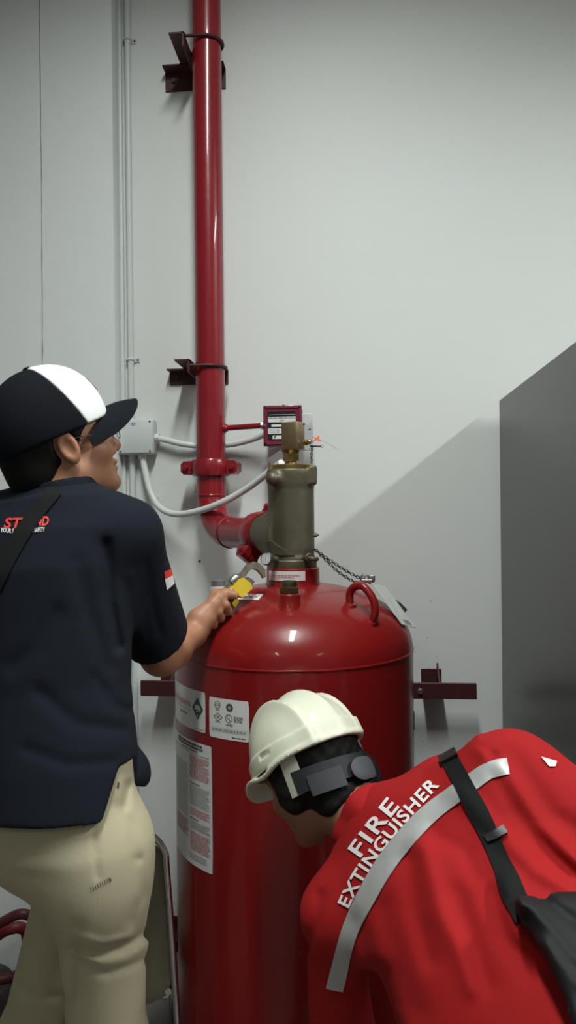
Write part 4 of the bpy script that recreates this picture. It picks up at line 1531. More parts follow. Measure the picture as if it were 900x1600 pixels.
def body1(p):
    d = within(p, HC1, 0.19, lambda x: head_sdf(x, HC1, HA1, 0.97))
    hb_ = HC1 - HA1[2] * 0.055 - HA1[0] * 0.022
    d = smin(d, rcone(p, hb_, NB - V(0, 0.0, 0.03), 0.054, 0.062), 0.03)
    t = loft(p, CH_B, CH_T, tr_, [(0, .13, .095, 0, 0), (.35, .125, .09, 0, 0), (.75, .155, .095, 0, 0), (.95, .13, .075, 0, 0), (1, .09, .05, 0, 0)])
    d = smin(d, t, 0.05)
    for s_, e_, w_ in ((SH_R, EL_R, WR_R), (SH_L, EL_L, WR_L)):
        d = smin(d, rcone(p, s_, e_, 0.047, 0.043), 0.03)
        mid = e_ + (w_ - e_) * 0.3
        d = smin(d, rcone(p, e_, mid, 0.041, 0.0415), 0.02)
        d = smin(d, rcone(p, mid, w_, 0.0405, 0.0265), 0.02)
    d = smin(d, within(p, WH, 0.14, lambda x: hand_sdf(x, WR_R, kn1, fg1, th1, None)), 0.012)
    d = smin(d, within(p, WR_L, 0.24, lambda x: hand_sdf(x, WR_L, kn2, fg2, th2, None)), 0.012)
    for h_, k_, a_ in ((HIP_R, KN_R, AN_R), (HIP_L, KN_L, AN_L)):
        d = smin(d, rcone(p, h_, k_, 0.07, 0.05), 0.03)
        d = smin(d, rcone(p, k_, a_, 0.048, 0.035), 0.02)
    return d


def bounds(*pts, m=0.15):
    P = np.array(pts)
    return P.min(0) - m, P.max(0) + m


lo_, hi_ = bounds(HC1, SH_R, EL_R, WR_R, SH_L, EL_L, WR_L, AN_R, AN_L, KN_L, WH, m=0.17)
lo_[2] = 0.03
b1 = isurf(body1, lo_, hi_, 0.0038, 1)
base1 = np.array([*((AN_R + AN_L) / 2)[:2], 0])
per1 = mk('person', b1, 'skin1', None, 60, label='person in black and white cap, navy polo and khaki trousers, holding wrench', cat='person', base=base1)
shoe(np.array([*AN_R[:2], 0]), tf, 'shoe', per1)
shoe(np.array([*AN_L[:2], 0]), tf, 'shoe', per1)


# hair below the cap
def hair1(p):
    q = (p - HC1.astype(np.float32)) @ HA1.T.astype(np.float32)
    d = ell(q, (-0.010, 0, 0.036), (0.106, 0.082, 0.096))
    d = smin(d, ell(q, (-0.062, 0, -0.035), (0.045, 0.058, 0.050)), 0.03)
    d = np.maximum(d, q[:, 2] - 0.06)
    lowcut = np.interp(q[:, 0], [-0.12, -0.05, -0.012, 0.012, 0.03, 0.05], [-0.085, -0.080, -0.018, -0.012, 0.014, 0.03])
    d = smax(d, lowcut.astype(np.float32) - q[:, 2], 0.008)
    # keep off the ears
    d = smax(d, -ell(q, (-0.010, 0.085, -0.006), (0.024, 0.03, 0.038)), 0.004)
    d = smax(d, -ell(q, (-0.010, -0.085, -0.006), (0.024, 0.03, 0.038)), 0.004)
    return d


mk('hair', isurf(hair1, HC1 - 0.16, HC1 + 0.16, 0.003), 'hair', per1, 60)

# cap
cap = root('baseball_cap', HC1 + HA1[2] * 0.03, 'black baseball cap with white front panel and dark visor, worn at the left', 'cap')


def hl(f, r, u, c=HC1, A=HA1):
    return c + A[0] * f + A[1] * r + A[2] * u


def crown(q, g=0.0):
    d = ell(q, (-0.006, 0, 0.030), (0.114 + g, 0.090 + g, 0.122 + g))
    # tall stiff front
    d = smin(d, ell(q, (0.030, 0, 0.062), (0.066 + g, 0.062 + g, 0.078 + g)), 0.03)
    return d


def edge_u(q):
    return 0.018 - 0.26 * np.minimum(q[:, 0] + 0.02, 0) * 0 + np.interp(q[:, 0], [-0.12, -0.03, 0.1], [-0.012, 0.0, 0.012]).astype(np.float32)


def seam(q):
    """plane of the seam between the front panel and the rest: front of it is white"""
    return (0.040 - q[:, 0] - 0.40 * (q[:, 2] - 0.03)).astype(np.float32)


def crown_dark(p):
    q = (p - HC1.astype(np.float32)) @ HA1.T.astype(np.float32)
    d = crown(q)
    return np.maximum(np.maximum(d, edge_u(q) - q[:, 2]), -(seam(q) + 0.001))


def crown_white(p):
    q = (p - HC1.astype(np.float32)) @ HA1.T.astype(np.float32)
    d = crown(q, 0.0012)
    return smax(np.maximum(d, edge_u(q) + 0.002 - q[:, 2]), seam(q), 0.003)


mk('crown', isurf(crown_dark, HC1 - 0.18, HC1 + 0.18, 0.003), 'capnavy', cap, 50)
cw = isurf(crown_white, HC1 - 0.18, HC1 + 0.18, 0.0028)
fp = mk('front_panel', cw, 'capwhite', cap, 50)
mk('top_button', lathe([(0.009, -0.003), (0.008, 0.003), (0.004, 0.005)], hl(-0.006, 0, 0.151), HA1[2], 20), 'capnavy', cap)


def visor(a, b):
    s = (a - 0.5) * 2
    th = s * math.radians(66)
    f0, r0 = 0.110 * math.cos(th) - 0.010, 0.090 * math.sin(th)
    out = 0.078 * math.sqrt(max(0.0, 1 - (abs(s) ** 5)))
    f = f0 + out * b
    r = r0 * (1 + 0.06 * b)
    u = 0.046 - 0.046 * (s * s) + 0.002 * b - 0.016 * b * (s * s) + 0.004 * math.sin(b * math.pi) * (1 - s * s)
    return hl(f, r, u)


mk('visor', thicken(grid_mesh(visor, 28, 12), 0.0035), 'capnavy', cap, 60)
cw_bvh = bvh_of(cw)


def logo_on(bvh, c, ux, uy, n, shape, off):
    v, f = shape
    out = []
    for a, b, _ in v:
        o = c + ux * a + uy * b
        h, nn_, _, _ = bvh.ray_cast(Vector(o + n * 0.15), Vector(-n), 0.4)
        if h is None:
            h, nn_, _, _ = bvh.find_nearest(Vector(o))
        out.append(np.array(h) + n * off)
    return np.array(out), f


lc = hl(0.09, 0, 0.088)
ln = nz(HA1[0] * 0.8 + HA1[2] * 0.45)
lu = nz(HA1[2] - ln * np.dot(HA1[2], ln))
lr = -np.cross(lu, ln)
mk('emblem', logo_on(cw_bvh, lc, HA1[1], lu, ln, J(poly2([(-0.030, -0.012), (-0.014, -0.012), (-0.002, 0.016), (-0.018, 0.016)]), poly2([(-0.006, -0.012), (0.008, -0.012), (0.018, 0.016), (0.004, 0.016)]), poly2([(0.014, -0.012), (0.026, -0.012), (0.032, 0.010), (0.022, 0.012)])), 0.0022),
   mat('maroon_thread', (0.16, 0.04, 0.05), 0.7), fp, 0)

# spectacles
sg_ = root('eyeglasses', hl(0.09, 0, 0), 'thin dark-rimmed eyeglasses worn under the cap visor', 'eyeglasses')
for s in (-1, 1):
    lens_c = hl(0.112, s * 0.033, 0.0)
    lp = [lens_c + HA1[1] * (0.024 * math.cos(a)) + HA1[2] * (0.017 * math.sin(a)) - HA1[0] * 0.006 * (math.cos(a) * s + 0.3) for a in np.linspace(0, 2 * math.pi, 25)[:-1]]
    rm = mk('rim', tube(lp, 0.0009, 8, closed=True), 'black', sg_)
    mk('lens', J((np.array(lp), [tuple(range(24))])), 'lens', sg_, 0)
    mk('temple', tube(catmull([hl(0.100, s * 0.058, 0.006), hl(0.075, s * 0.072, 0.004), hl(0.03, s * 0.077, 0.006), hl(0.0, s * 0.078, 0.010)], 6), 0.0012, 8), 'black', sg_)
mk('bridge', tube(catmull([hl(0.113, -0.010, 0.004), hl(0.119, 0, 0.007), hl(0.113, 0.010, 0.004)], 5), 0.0014, 8), 'black', sg_)

# polo shirt
hem_c = PD(85, 1258, 1.33)


def shirt1(p):
    t = loft(p, CH_B, CH_T, tr_, [(0, .178, .146, .004, -.012), (.2, .170, .138, .002, -.012), (.42, .162, .126, 0, -.006), (.62, .172, .126, -.002, -.004), (.78, .182, .128, -.004, -.004), (.9, .176, .112, 0, 0), (1.0, .13, .082, .008, .0)])
    d = t
    # shoulder slopes to the neck
    for s_ in (SH_R, SH_L):
        d = smin(d, rcone(p, NB - V(0, 0.0, 0.035), s_ + V(0, 0, 0.006), 0.066, 0.060), 0.05)
    sl_e = EL_R + (EL_R - SH_R) * 0.05
    d = smin(d, rcone(p, SH_R, SH_R + (sl_e - SH_R) * 0.8 + V(0.004, -0.01, 0.0), 0.063, 0.066), 0.035)
    d = smin(d, rcone(p, SH_L, EL_L, 0.063, 0.066), 0.035)
    d = folded(p, d, [([(165, 850), (172, 940), (185, 1010)], 9, 0.012), ([(205, 900), (222, 1000)], 8, -0.004), ([(120, 880), (140, 960), (170, 1040)], 14, 0.005), ([(60, 1080), (120, 1130), (190, 1140)], 12, 0.005), ([(40, 1170), (110, 1195), (180, 1190)], 10, 0.004),
                      ([(228, 880), (240, 950), (250, 990)], 7, 0.004), ([(150, 1060), (175, 1100), (200, 1110)], 9, 0.004), ([(90, 960), (60, 1010), (20, 1040)], 16, 0.005)])
    # sleeve ends
    arm = nz(EL_R - SH_R)
    cutn = nz(arm + V(0.18, 0.10, 0.10))
    dist = ((p - SH_R.astype(np.float32)) @ arm.astype(np.float32))
    side_ = ((p - CH_T.astype(np.float32)) @ tr_.astype(np.float32))
    near = rcone(p, SH_R, EL_R + (EL_R - SH_R) * .3, 0.10, 0.10)
    cutp = plane(p, PD(259, 997, 1.545), cutn)
    core = loft(p, CH_B, CH_T, tr_, [(0, .172, .145, 0, -.012), (.5, .170, .135, 0, -.006), (.85, .176, .12, 0, 0), (1, .13, .08, 0, 0)])
    d = np.where((near < 0) & (core > 0.0), np.maximum(d, cutp), d)
    arl = nz(EL_L - SH_L)
    nearl = rcone(p, SH_L, EL_L + (EL_L - SH_L) * .3, 0.10, 0.10)
    d = np.where((nearl < 0) & (core > 0.0), np.maximum(d, plane(p, EL_L - arl * 0.05, arl)), d)
    # neck opening
    d = smax(d, -rcone(p, NB - V(0, 0, 0.02), NB + (HC1 - NB) * 1.2, 0.061, 0.066), 0.006)
    # hem low at the back, with a side vent
    d = np.maximum(d, plane(p, hem_c, nz(V(-0.02, 0.0, -1.0))))
    va, vb_ = PD(191, 1180, 1.32), PD(166, 1262, 1.32)
    vn = nz(np.cross(va - vb_, va - EYE))
    if np.dot(vn, RGT) < 0:
        vn = -vn
    d = np.maximum(d, np.minimum(plane(p, vb_, vn), plane(p, PD(195, 1183, 1.36), V(0.1, 0, -1))))
    return d


lo_, hi_ = bounds(CH_B, CH_T, SH_R, SH_L, EL_R, EL_L, NB, hem_c, m=0.21)
s1 = isurf(shirt1, lo_, hi_, 0.0046, 2)
sh1 = mk('polo_shirt', s1, 'navy', per1, 60)
s1_bvh = bvh_of(s1)


# stand-up collar
def collar1(p):
    ax = nz(HC1 - NB + V(-0.01, 0.01, 0.02))
    q = p - NB.astype(np.float32)
    h = q @ ax.astype(np.float32)
    w_ = q - h[:, None] * ax.astype(np.float32)
    r = np.sqrt((w_ ** 2).sum(1))
    fr = w_ @ tf.astype(np.float32)
    rad = 0.0665 - 0.10 * h
    shell = np.abs(r - rad) - 0.0045
    top_ = 0.020 + 0.10 * fr
    return smax(smax(shell, h - top_, 0.004), -0.04 - h, 0.004)


mk('collar', isurf(collar1, NB - 0.13, NB + 0.13, 0.003), 'navy', sh1, 60)


def text_on(bvh, s, pos, ang, size_px, off, bold=0.0, shear=0.0, sx=1.0, align='CENTER', spacing=1.0):
    """lettering laid on cloth: pos = pixel of the text's middle"""
    v, f = text2d(s, 1.0, bold, align, shear, spacing)
    ca, sa = math.cos(ang), math.sin(ang)
    out = []
    for a, b, _ in v:
        a, b = a * size_px * sx, b * size_px
        out.append(onto(bvh, pos[0] + a * ca - b * sa, pos[1] - a * sa - b * ca, off))
    return np.array(out), f


mk('lettering', text_on(s1_bvh, 'ST', (19, 819), 0.0, 22, 0.0022, 0.03, 0.25, 1.1), 'print_r', sh1, 0)
mk('lettering', text_on(s1_bvh, 'AND', (60, 816), 0.02, 20, 0.0022, 0.03, 0.25, 0.72), 'print_r', sh1, 0)
mk('lettering', text_on(s1_bvh, 'YOUR S', (12.5, 830), -0.08, 9.5, 0.0022, 0.02, 0.0, 0.62), 'print_w', sh1, 0)
mk('lettering', text_on(s1_bvh, 'FOR SAFETY', (57, 829), 0.06, 9.5, 0.0022, 0.02, 0.0, 0.52), 'print_w', sh1, 0)
fq = [(258.5, 906), (266.5, 893), (273, 912), (264.5, 922.5)]


def quad_patch(bvh, C, off, n=6):
    return grid_mesh(lambda a, b: onto(bvh, *bil(C, a, b), off), n, n)


mk('flag_badge', quad_patch(s1_bvh, [(256.5, 905), (268.5, 899), (266.5, 889), (255.5, 893)], 0.0022), 'print_r', sh1, 0)
mk('flag_badge', quad_patch(s1_bvh, [(259.5, 922), (271, 912), (268.5, 899), (256.5, 905)], 0.0022), 'print_w', sh1, 0)
strap1 = root('crossbody_strap', PD(60, 800, 1.30), 'black crossbody strap running diagonally down the navy polo back', 'strap')
mk('strap_webbing', ribbon_on(s1_bvh, [(90, 768), (76, 782), (58, 803), (40, 828), (20, 860), (-2, 900), (-22, 940), (-40, 985)], [16, 20, 22, 24, 26, 28, 28, 28], 0.004, 0.0025, 70, 5), 'webbing', strap1, 60)

# trousers
PV = PD(92, 1300, 1.375)
hr = V(math.cos(math.radians(24)), -math.sin(math.radians(24)), 0)
hf = V(math.sin(math.radians(24)), math.cos(math.radians(24)), 0)


def trousers1(p):
    d = ell(p, PV + V(0, 0, 0.0), (0.158, 0.118, 0.115), np.array([hr, hf, U0]))
    d = smin(d, loft(p, PV, PV + V(-0.01, 0.0, 0.20), hr, [(0, .155, .115, 0, 0), (.4, .142, .105, .006, .004), (1, .132, .098, .01, .008)]), 0.03)
    d = smin(d, ell(p, PD(150, 1372, 1.335), (0.088, 0.088, 0.105)), 0.05)
    d = smin(d, ell(p, PD(15, 1278, 1.37), (0.09, 0.088, 0.075)), 0.04)
    d = smin(d, rcone(p, HIP_R + V(0.012, 0.0, 0.02), KN_R + V(0.0, 0, 0.0), 0.084, 0.068), 0.05)
    d = smin(d, rcone(p, KN_R, AN_R + [0, 0, 0.0], 0.068, 0.052), 0.04)
    d2 = smin(rcone(p, HIP_L, KN_L, 0.072, 0.064), rcone(p, KN_L, AN_L, 0.064, 0.055), 0.03)
    d = smin(d, d2, 0.03)
    d = folded(p, d, [([(118, 1478), (150, 1490), (190, 1482), (232, 1455)], 7, 0.007), ([(125, 1492), (160, 1507), (200, 1498), (235, 1472)], 8, -0.005), ([(120, 1462), (160, 1474), (205, 1462)], 6, -0.004), ([(118, 1505), (170, 1522), (225, 1500)], 6, 0.005),
                      ([(145, 1280), (150, 1340), (152, 1370)], 5, 0.003), ([(185, 1260), (205, 1290), (215, 1340)], 8, 0.004), ([(215, 1345), (222, 1400), (205, 1440)], 8, 0.004), ([(200, 1225), (196, 1260)], 5, 0.006), ([(160, 1268), (150, 1300)], 6, -0.003),
                      ([(120, 1450), (112, 1500), (110, 1560)], 9, 0.006), ([(30, 1540), (60, 1560), (95, 1556)], 7, 0.004)])
    d = np.maximum(d, p[:, 2] - (PV[2] + 0.17))
    return np.maximum(d, 0.045 - p[:, 2])


lo_, hi_ = bounds(PV + V(0, 0, 0.1), HIP_R, HIP_L, KN_R, KN_L, AN_R, AN_L, m=0.2)
lo_[2] = 0.02
tr1 = isurf(trousers1, lo_, hi_, 0.0046, 2)
to1 = mk('trousers', tr1, 'khaki', per1, 60)
tr1_bvh = bvh_of(tr1)
st_ = []
for k in range(9):
    x = 142 + 3.6 * k
    y = 1390 - 1.9 * k
    st_.append(quad_patch(tr1_bvh, [(x - 1.2, y - 4), (x - 0.2, y - 4), (x + 1.6, y + 3.5), (x + 0.4, y + 3.5)], 0.0012, 1))
mk('pocket_stitching', J(*st_), 'ink', to1, 0, kind='stuff')
mk('bartack', quad_patch(tr1_bvh, [(169.5, 1371), (172.5, 1371), (174, 1376), (171, 1376.5)], 0.0014, 1), 'ink', to1, 0)
mk('belt_hole', quad_patch(tr1_bvh, [(182, 1231), (185, 1231), (186, 1222), (183.5, 1222)], 0.0012, 2), 'ink', to1, 0)


# front hem of the shirt swinging free over the belt
def flap1(p):
    c = PD(204, 1206, 1.42)
    d = ell(p, c, (0.034, 0.05, 0.036))
    d = smin(d, rcone(p, PD(190, 1170, 1.42), PD(215, 1215, 1.42), 0.03, 0.018), 0.02)
    return smax(d, -ell(p, c + V(-0.012, 0.0, -0.036), (0.040, 0.07, 0.040)), 0.006)


mk('shirt_front_hem', isurf(flap1, PD(204, 1206, 1.42) - 0.12, PD(204, 1206, 1.42) + 0.12, 0.003), 'navy', sh1, 60)

# ------------------------------------------------------------------ pipe wrench
wr = root('pipe_wrench', WH, 'adjustable pipe wrench with worn yellow paint held over the cylinder', 'wrench')
wx = WD
wy = nz(V(-0.62, -0.1, 0.78) - wx * np.dot(V(-0.62, -0.1, 0.78), wx))
wn = np.cross(wx, wy)


def wp(a, b):
    return WO + wx * a + wy * b


S_ = 1.0
hnd = [(-0.10, -0.010), (-0.09, -0.013), (0.045, -0.010), (0.056, -0.014), (0.056, 0.014), (0.045, 0.010), (-0.09, 0.013), (-0.10, 0.010)]
mk('handle', prism(hnd, WO, wx, wy, 0.012), 'iron', wr, 20)
# yellow housing and knurled nut
hs = [(0.050, -0.026), (0.066, -0.022), (0.072, -0.008), (0.080, -0.020), (0.112, -0.020), (0.117, -0.008), (0.112, 0.014), (0.098, 0.019), (0.080, 0.016), (0.070, 0.019), (0.064, 0.010), (0.062, -0.010), (0.050, -0.014)]
mk('housing', prism(hs, WO, wx, wy, 0.022), 'yellow', wr, 20)
mk('heel_jaw', prism([(0.108, -0.016), (0.128, -0.012), (0.126, -0.002), (0.122, 0.008), (0.108, 0.010)], WO, wx, wy, 0.018), 'iron', wr, 20)
mk('adjusting_nut', J(lathe([(0.012, -0.013), (0.0155, -0.010), (0.0155, 0.010), (0.012, 0.013)], wp(0.062, 0.004), wx, 20)), 'iron', wr, 20)
mk('shank_cap', lathe([(0.010, -0.012), (0.0125, -0.004), (0.0115, 0.009), (0.007, 0.014)], wp(0.094, 0.023), wx, 20), 'steel', wr, 30)
hk = [(0.060, 0.012), (0.120, 0.012), (0.134, 0.016), (0.146, 0.014), (0.1525, 0.004), (0.1535, -0.012), (0.151, -0.020), (0.158, -0.022), (0.168, -0.008), (0.168, 0.012), (0.158, 0.026), (0.142, 0.031), (0.122, 0.026), (0.060, 0.025)]
mk('hook_jaw', prism(hk, WO, wx, wy, 0.013), 'iron', wr, 20)

# ------------------------------------------------------------------ person in red, bending
HC2 = PD(488, 1209, 1.47)
HA2 = head_axes(V(-0.53, 0.60, -0.56), V(-0.30, 0.40, 0.75))
NB2 = PD(580, 1286, 1.37)
SHL2, SHR2 = PD(534, 1428, 1.31), PD(800, 1222, 1.26)
PEL2 = V(0.36, 0.95, 0.80)
T2 = PD(636, 1300, 1.335)
EL2L, WR2L = PD(536, 1650, 1.36), PD(470, 1760, 1.53)
EL2R, WR2R = PD(1000, 1345, 1.14), PD(990, 1640, 1.06)
hip_s = V(0.95, -0.25, 0)
HP2L, HP2R = PEL2 - hip_s * 0.09, PEL2 + hip_s * 0.09
KN2L, KN2R = HP2L + V(-0.06, 0.12, -0.36), HP2R + V(0.02, 0.14, -0.36)
AN2L, AN2R = np.array([*(HP2L + V(-0.06, 0.0, 0))[:2], 0.09]), np.array([*(HP2R + V(0.03, 0.0, 0))[:2], 0.09])
side2 = nz(SHR2 - SHL2)
kn3, fg3, th3 = relaxed(WR2L, V(-0.2, 0.8, -0.5), V(-0.2, -0.3, 0.8), V(0.9, 0.2, 0.2))
kn4, fg4, th4 = relaxed(WR2R, V(-0.3, 0.5, -0.8), V(0.5, 0.5, 0.3), V(-0.7, 0.3, 0.3))


def body2(p):
    d = within(p, HC2, 0.19, lambda x: head_sdf(x, HC2, HA2, 0.97))
    hb_ = HC2 - HA2[2] * 0.055 - HA2[0] * 0.022
    d = smin(d, rcone(p, hb_, NB2 + (T2 - NB2) * 0.3, 0.054, 0.060), 0.03)
    d = smin(d, loft(p, PEL2, T2, side2, [(0, .12, .09, 0, 0), (.4, .12, .085, 0, 0), (.8, .15, .09, 0, 0), (1, .12, .06, 0, 0)]), 0.05)
    for s_, e_, w_ in ((SHL2, EL2L, WR2L), (SHR2, EL2R, WR2R)):
        d = smin(d, rcone(p, s_, e_, 0.045, 0.040), 0.03)
        d = smin(d, rcone(p, e_, w_, 0.040, 0.027), 0.02)
    d = smin(d, within(p, WR2L, 0.24, lambda x: hand_sdf(x, WR2L, kn3, fg3, th3, None)), 0.012)
    d = smin(d, within(p, WR2R, 0.24, lambda x: hand_sdf(x, WR2R, kn4, fg4, th4, None)), 0.012)
    for h_, k_, a_ in ((HP2L, KN2L, AN2L), (HP2R, KN2R, AN2R)):
        d = smin(d, rcone(p, h_, k_, 0.07, 0.05), 0.03)
        d = smin(d, rcone(p, k_, a_, 0.048, 0.035), 0.02)
    return d


lo_, hi_ = bounds(HC2, SHL2, SHR2, EL2L, EL2R, WR2L, WR2R, AN2L, AN2R, KN2L, KN2R, m=0.17)
lo_[2] = 0.03
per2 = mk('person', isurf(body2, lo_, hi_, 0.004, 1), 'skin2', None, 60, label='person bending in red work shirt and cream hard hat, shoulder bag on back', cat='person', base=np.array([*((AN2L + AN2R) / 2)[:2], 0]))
shoe(np.array([*AN2L[:2], 0]), V(-0.3, 0.9, 0), 'shoe', per2)
shoe(np.array([*AN2R[:2], 0]), V(0.1, 0.95, 0), 'shoe', per2)


def hair2(p):
    q = (p - HC2.astype(np.float32)) @ HA2.T.astype(np.float32)
    d = ell(q, (-0.012, 0, 0.028), (0.104, 0.086, 0.092))
    d = smin(d, ell(q, (-0.058, 0.004, -0.064), (0.050, 0.066, 0.046)), 0.03)
    d = smin(d, ell(q, (-0.010, -0.072, -0.022), (0.034, 0.022, 0.044)), 0.02)
    d = smin(d, ell(q, (-0.010, 0.072, -0.022), (0.034, 0.022, 0.044)), 0.02)
    d = smin(d, ell(q, (-0.052, 0.056, -0.040), (0.050, 0.040, 0.052)), 0.02)
    d = d + 0.0022 * np.sin(q[:, 1] * 260 + q[:, 0] * 90) * np.sin(q[:, 2] * 170 + q[:, 1] * 60)
    low = np.interp(q[:, 0], [-0.12, -0.04, 0.0, 0.03, 0.05], [-0.110, -0.105, -0.078, -0.045, 0.03])
    return smax(d, low.astype(np.float32) - q[:, 2], 0.008)


mk('hair', isurf(hair2, HC2 - 0.17, HC2 + 0.17, 0.0034), 'hair', per2, 60)

# hard hat
hat = root('hard_hat', HC2 + HA2[2] * 0.03, 'cream white hard hat with grey ratchet headband, worn by bending person', 'hard hat')


def hq(p):
    return (p - HC2.astype(np.float32)) @ HA2.T.astype(np.float32)


def hat_outer(q, g=0.0):
    d = ell(q, (-0.002, 0, 0.034), (0.120 - g, 0.101 - g, 0.120 - g))
    # centre ridge and two side ribs
    if g == 0:
        d = smin(d, ell(q, (-0.004, 0, 0.040), (0.119, 0.030, 0.120)), 0.012)
        for s in (-1, 1):
            d = smin(d, ell(q, (-0.004, s * 0.058, 0.040), (0.100, 0.012, 0.110)), 0.012)
        # lower band, slightly proud
        d = np.where(q[:, 2] < 0.062, d - 0.0035, d)
    return d


def hat_rim(q):
    """turned-out edge that grows to a peak in front"""
    ang = np.arctan2(q[:, 1] / 0.101, q[:, 0] / 0.120)
    peak = np.exp(-(np.abs(ang) / 0.75) ** 2.2)
    ro = 1.0 + 0.075 + 0.34 * peak
    k = np.sqrt((q[:, 0] / 0.120) ** 2 + (q[:, 1] / 0.101) ** 2)
    ridge_h = 0.030 - 0.020 * peak * np.clip(k - 1, 0, 1) / 0.35 - 0.012 * np.exp(-((np.abs(ang) - 1.45) / 0.35) ** 2)
    hh = np.abs(q[:, 2] - ridge_h) - 0.0035
    return np.maximum(np.maximum((k - ro) * 0.115, hh), (0.95 - k) * 0.115)


def hat_sdf(p):
    q = hq(p)
    d = np.maximum(hat_outer(q), 0.028 - q[:, 2])
    d = smin(d, hat_rim(q).astype(np.float32), 0.006)
    d = smax(d, -np.maximum(hat_outer(q, 0.005), -1.0), 0.002)
    # slots for accessories
    for s in (-1, 1):
        d = smax(d, -rbox(q, (-0.01, s * 0.1035, 0.052), (0.016, 0.004, 0.005), 0.002), 0.002)
    return d


mk('shell', isurf(hat_sdf, HC2 - 0.24, HC2 + 0.24, 0.0027), 'helmet', hat, 60)


def h2(f, r, u):
    return HC2 + HA2[0] * f + HA2[1] * r + HA2[2] * u


def arc_band(a0, a1, u0, u1, rf, rr, n=30, th=0.003, tilt=0.0):
    def fn(a, b):
        t = math.radians(a0 + (a1 - a0) * a)
        return h2(-rf * math.cos(t), rr * math.sin(t), u0 + (u1 - u0) * b - tilt * (math.cos(t)))
    return thicken(grid_mesh(fn, n, 4), th)


hb2 = mk('headband', arc_band(-66, 72, -0.034, 0.006, 0.114, 0.096, tilt=0.012), 'harness', hat, 60)
mk('headband_plate', arc_band(-52, -16, -0.046, -0.010, 0.118, 0.1, th=0.004, tilt=0.012), 'harness2', hb2, 60)


def knob(a, b):
    an = b * 2 * math.pi
    rr = a
    x = math.cos(an)
    y = math.sin(an)
    # rounded slab: wide towards the right
    ss = 14 * x + (24 if x > 0 else 0) * abs(x) ** 0.6
    t = math.radians(6 + ss * rr)
    return h2(-0.123 * math.cos(t) - 0.003 * (1 - rr ** 4), 0.104 * math.sin(t), -0.026 + 0.021 * y * rr - 0.012 * math.cos(t))


mk('ratchet_knob', thicken(grid_mesh(knob, 6, 32), 0.008), mat('ratchet_grey', (0.06, 0.063, 0.072), 0.6, spec=0.3), hb2, 50)
mk('side_hanger', arc_band(-74, -56, -0.040, 0.030, 0.112, 0.0945, 8, 0.003), 'beige', hat, 60)
mk('side_hanger', arc_band(48, 60, -0.022, 0.024, 0.117, 0.099, 8, 0.003), 'pale', hat, 60)


# red work shirt
def shirt2(p):
    d = loft(p, PEL2, T2, side2, [(0, .19, .140, 0, 0), (.25, .185, .135, 0, 0), (.5, .178, .128, 0, 0), (.72, .182, .122, 0, 0), (.88, .172, .105, 0, 0), (1, .12, .075, 0, 0)])
    d = smin(d, rcone(p, NB2 + (T2 - NB2) * 0.45, SHL2, 0.060, 0.062), 0.06)
    d = smin(d, rcone(p, NB2 + (T2 - NB2) * 0.45, SHR2, 0.060, 0.068), 0.06)
    d = smin(d, ell(p, PD(708, 1226, 1.37), (0.06, 0.055, 0.05)), 0.06)
    d = smin(d, rcone(p, SHL2, EL2L, 0.062, 0.058), 0.04)
    d = smin(d, rcone(p, SHR2, EL2R, 0.072, 0.075), 0.06)
    d = smin(d, rcone(p, EL2L, EL2L + (WR2L - EL2L) * .75, 0.055, 0.045), 0.03)
    d = smin(d, rcone(p, EL2R, EL2R + (WR2R - EL2R) * .75, 0.062, 0.05), 0.03)
    # cloth stretched between right arm and flank
    d = smin(d, rcone(p, SHR2 + V(0.0, -0.04, -0.06), EL2R * 0.55 + PEL2 * 0.45, 0.075, 0.055), 0.06)
    d = folded(p, d, [([(660, 1325), (672, 1370), (690, 1430), (715, 1480), (738, 1545)], 16, -0.008), ([(640, 1345), (648, 1420), (672, 1500)], 17, 0.008), ([(712, 1400), (740, 1470), (760, 1540)], 20, 0.007),
                      ([(795, 1380), (800, 1420), (815, 1460), (848, 1492)], 14, -0.012), ([(770, 1400), (785, 1460), (830, 1520)], 16, 0.008), ([(592, 1530), (602, 1572), (615, 1640)], 20, 0.020),
                      ([(742, 1156), (790, 1215), (840, 1290), (905, 1350)], 13, -0.010), ([(770, 1190), (810, 1260), (860, 1330), (905, 1375)], 14, 0.010), ([(720, 1240), (780, 1300), (840, 1360), (905, 1400)], 14, -0.008), ([(800, 1180), (860, 1270), (905, 1300)], 16, 0.006),
                      ([(735, 1152), (752, 1165), (770, 1180)], 8, 0.006), ([(560, 1440), (575, 1490), (590, 1550)], 14, 0.006), ([(500, 1400), (490, 1450), (480, 1480)], 9, 0.007), ([(540, 1560), (560, 1590), (590, 1610)], 10, -0.006), ([(680, 1300), (725, 1330), (745, 1370)], 14, 0.005), ([(600, 1420), (620, 1500), (650, 1580)], 20, 0.006)])
    d = smax(d, -rcone(p, NB2 + (NB2 - HC2) * 0.25, NB2 + (HC2 - NB2) * 0.9, 0.056, 0.062), 0.006)
    return np.maximum(d, (PEL2[2] - 0.12) - p[:, 2] + 0 * d) if False else d


lo_, hi_ = bounds(PEL2, T2, SHL2, SHR2, EL2L, EL2R, WR2L, WR2R, NB2, m=0.2)
s2 = isurf(shirt2, lo_, hi_, 0.0046, 2)
sh2 = mk('work_shirt', s2, 'redcloth', per2, 60)
s2_bvh = bvh_of(s2)


def collar2(p):
    ax = nz(HC2 - NB2 + V(0.01, 0.0, -0.01))
    q = p - NB2.astype(np.float32)
    h = q @ ax.astype(np.float32)
    w_ = q - h[:, None] * ax.astype(np.float32)
    r = np.sqrt((w_ ** 2).sum(1))
    rad = 0.0665 - 0.06 * h + 0.004 * np.sin(4 * np.arctan2(w_[:, 2], w_[:, 0]))
    return smax(smax(np.abs(r - rad) - 0.0055, h - 0.026, 0.004), -0.04 - h, 0.004)


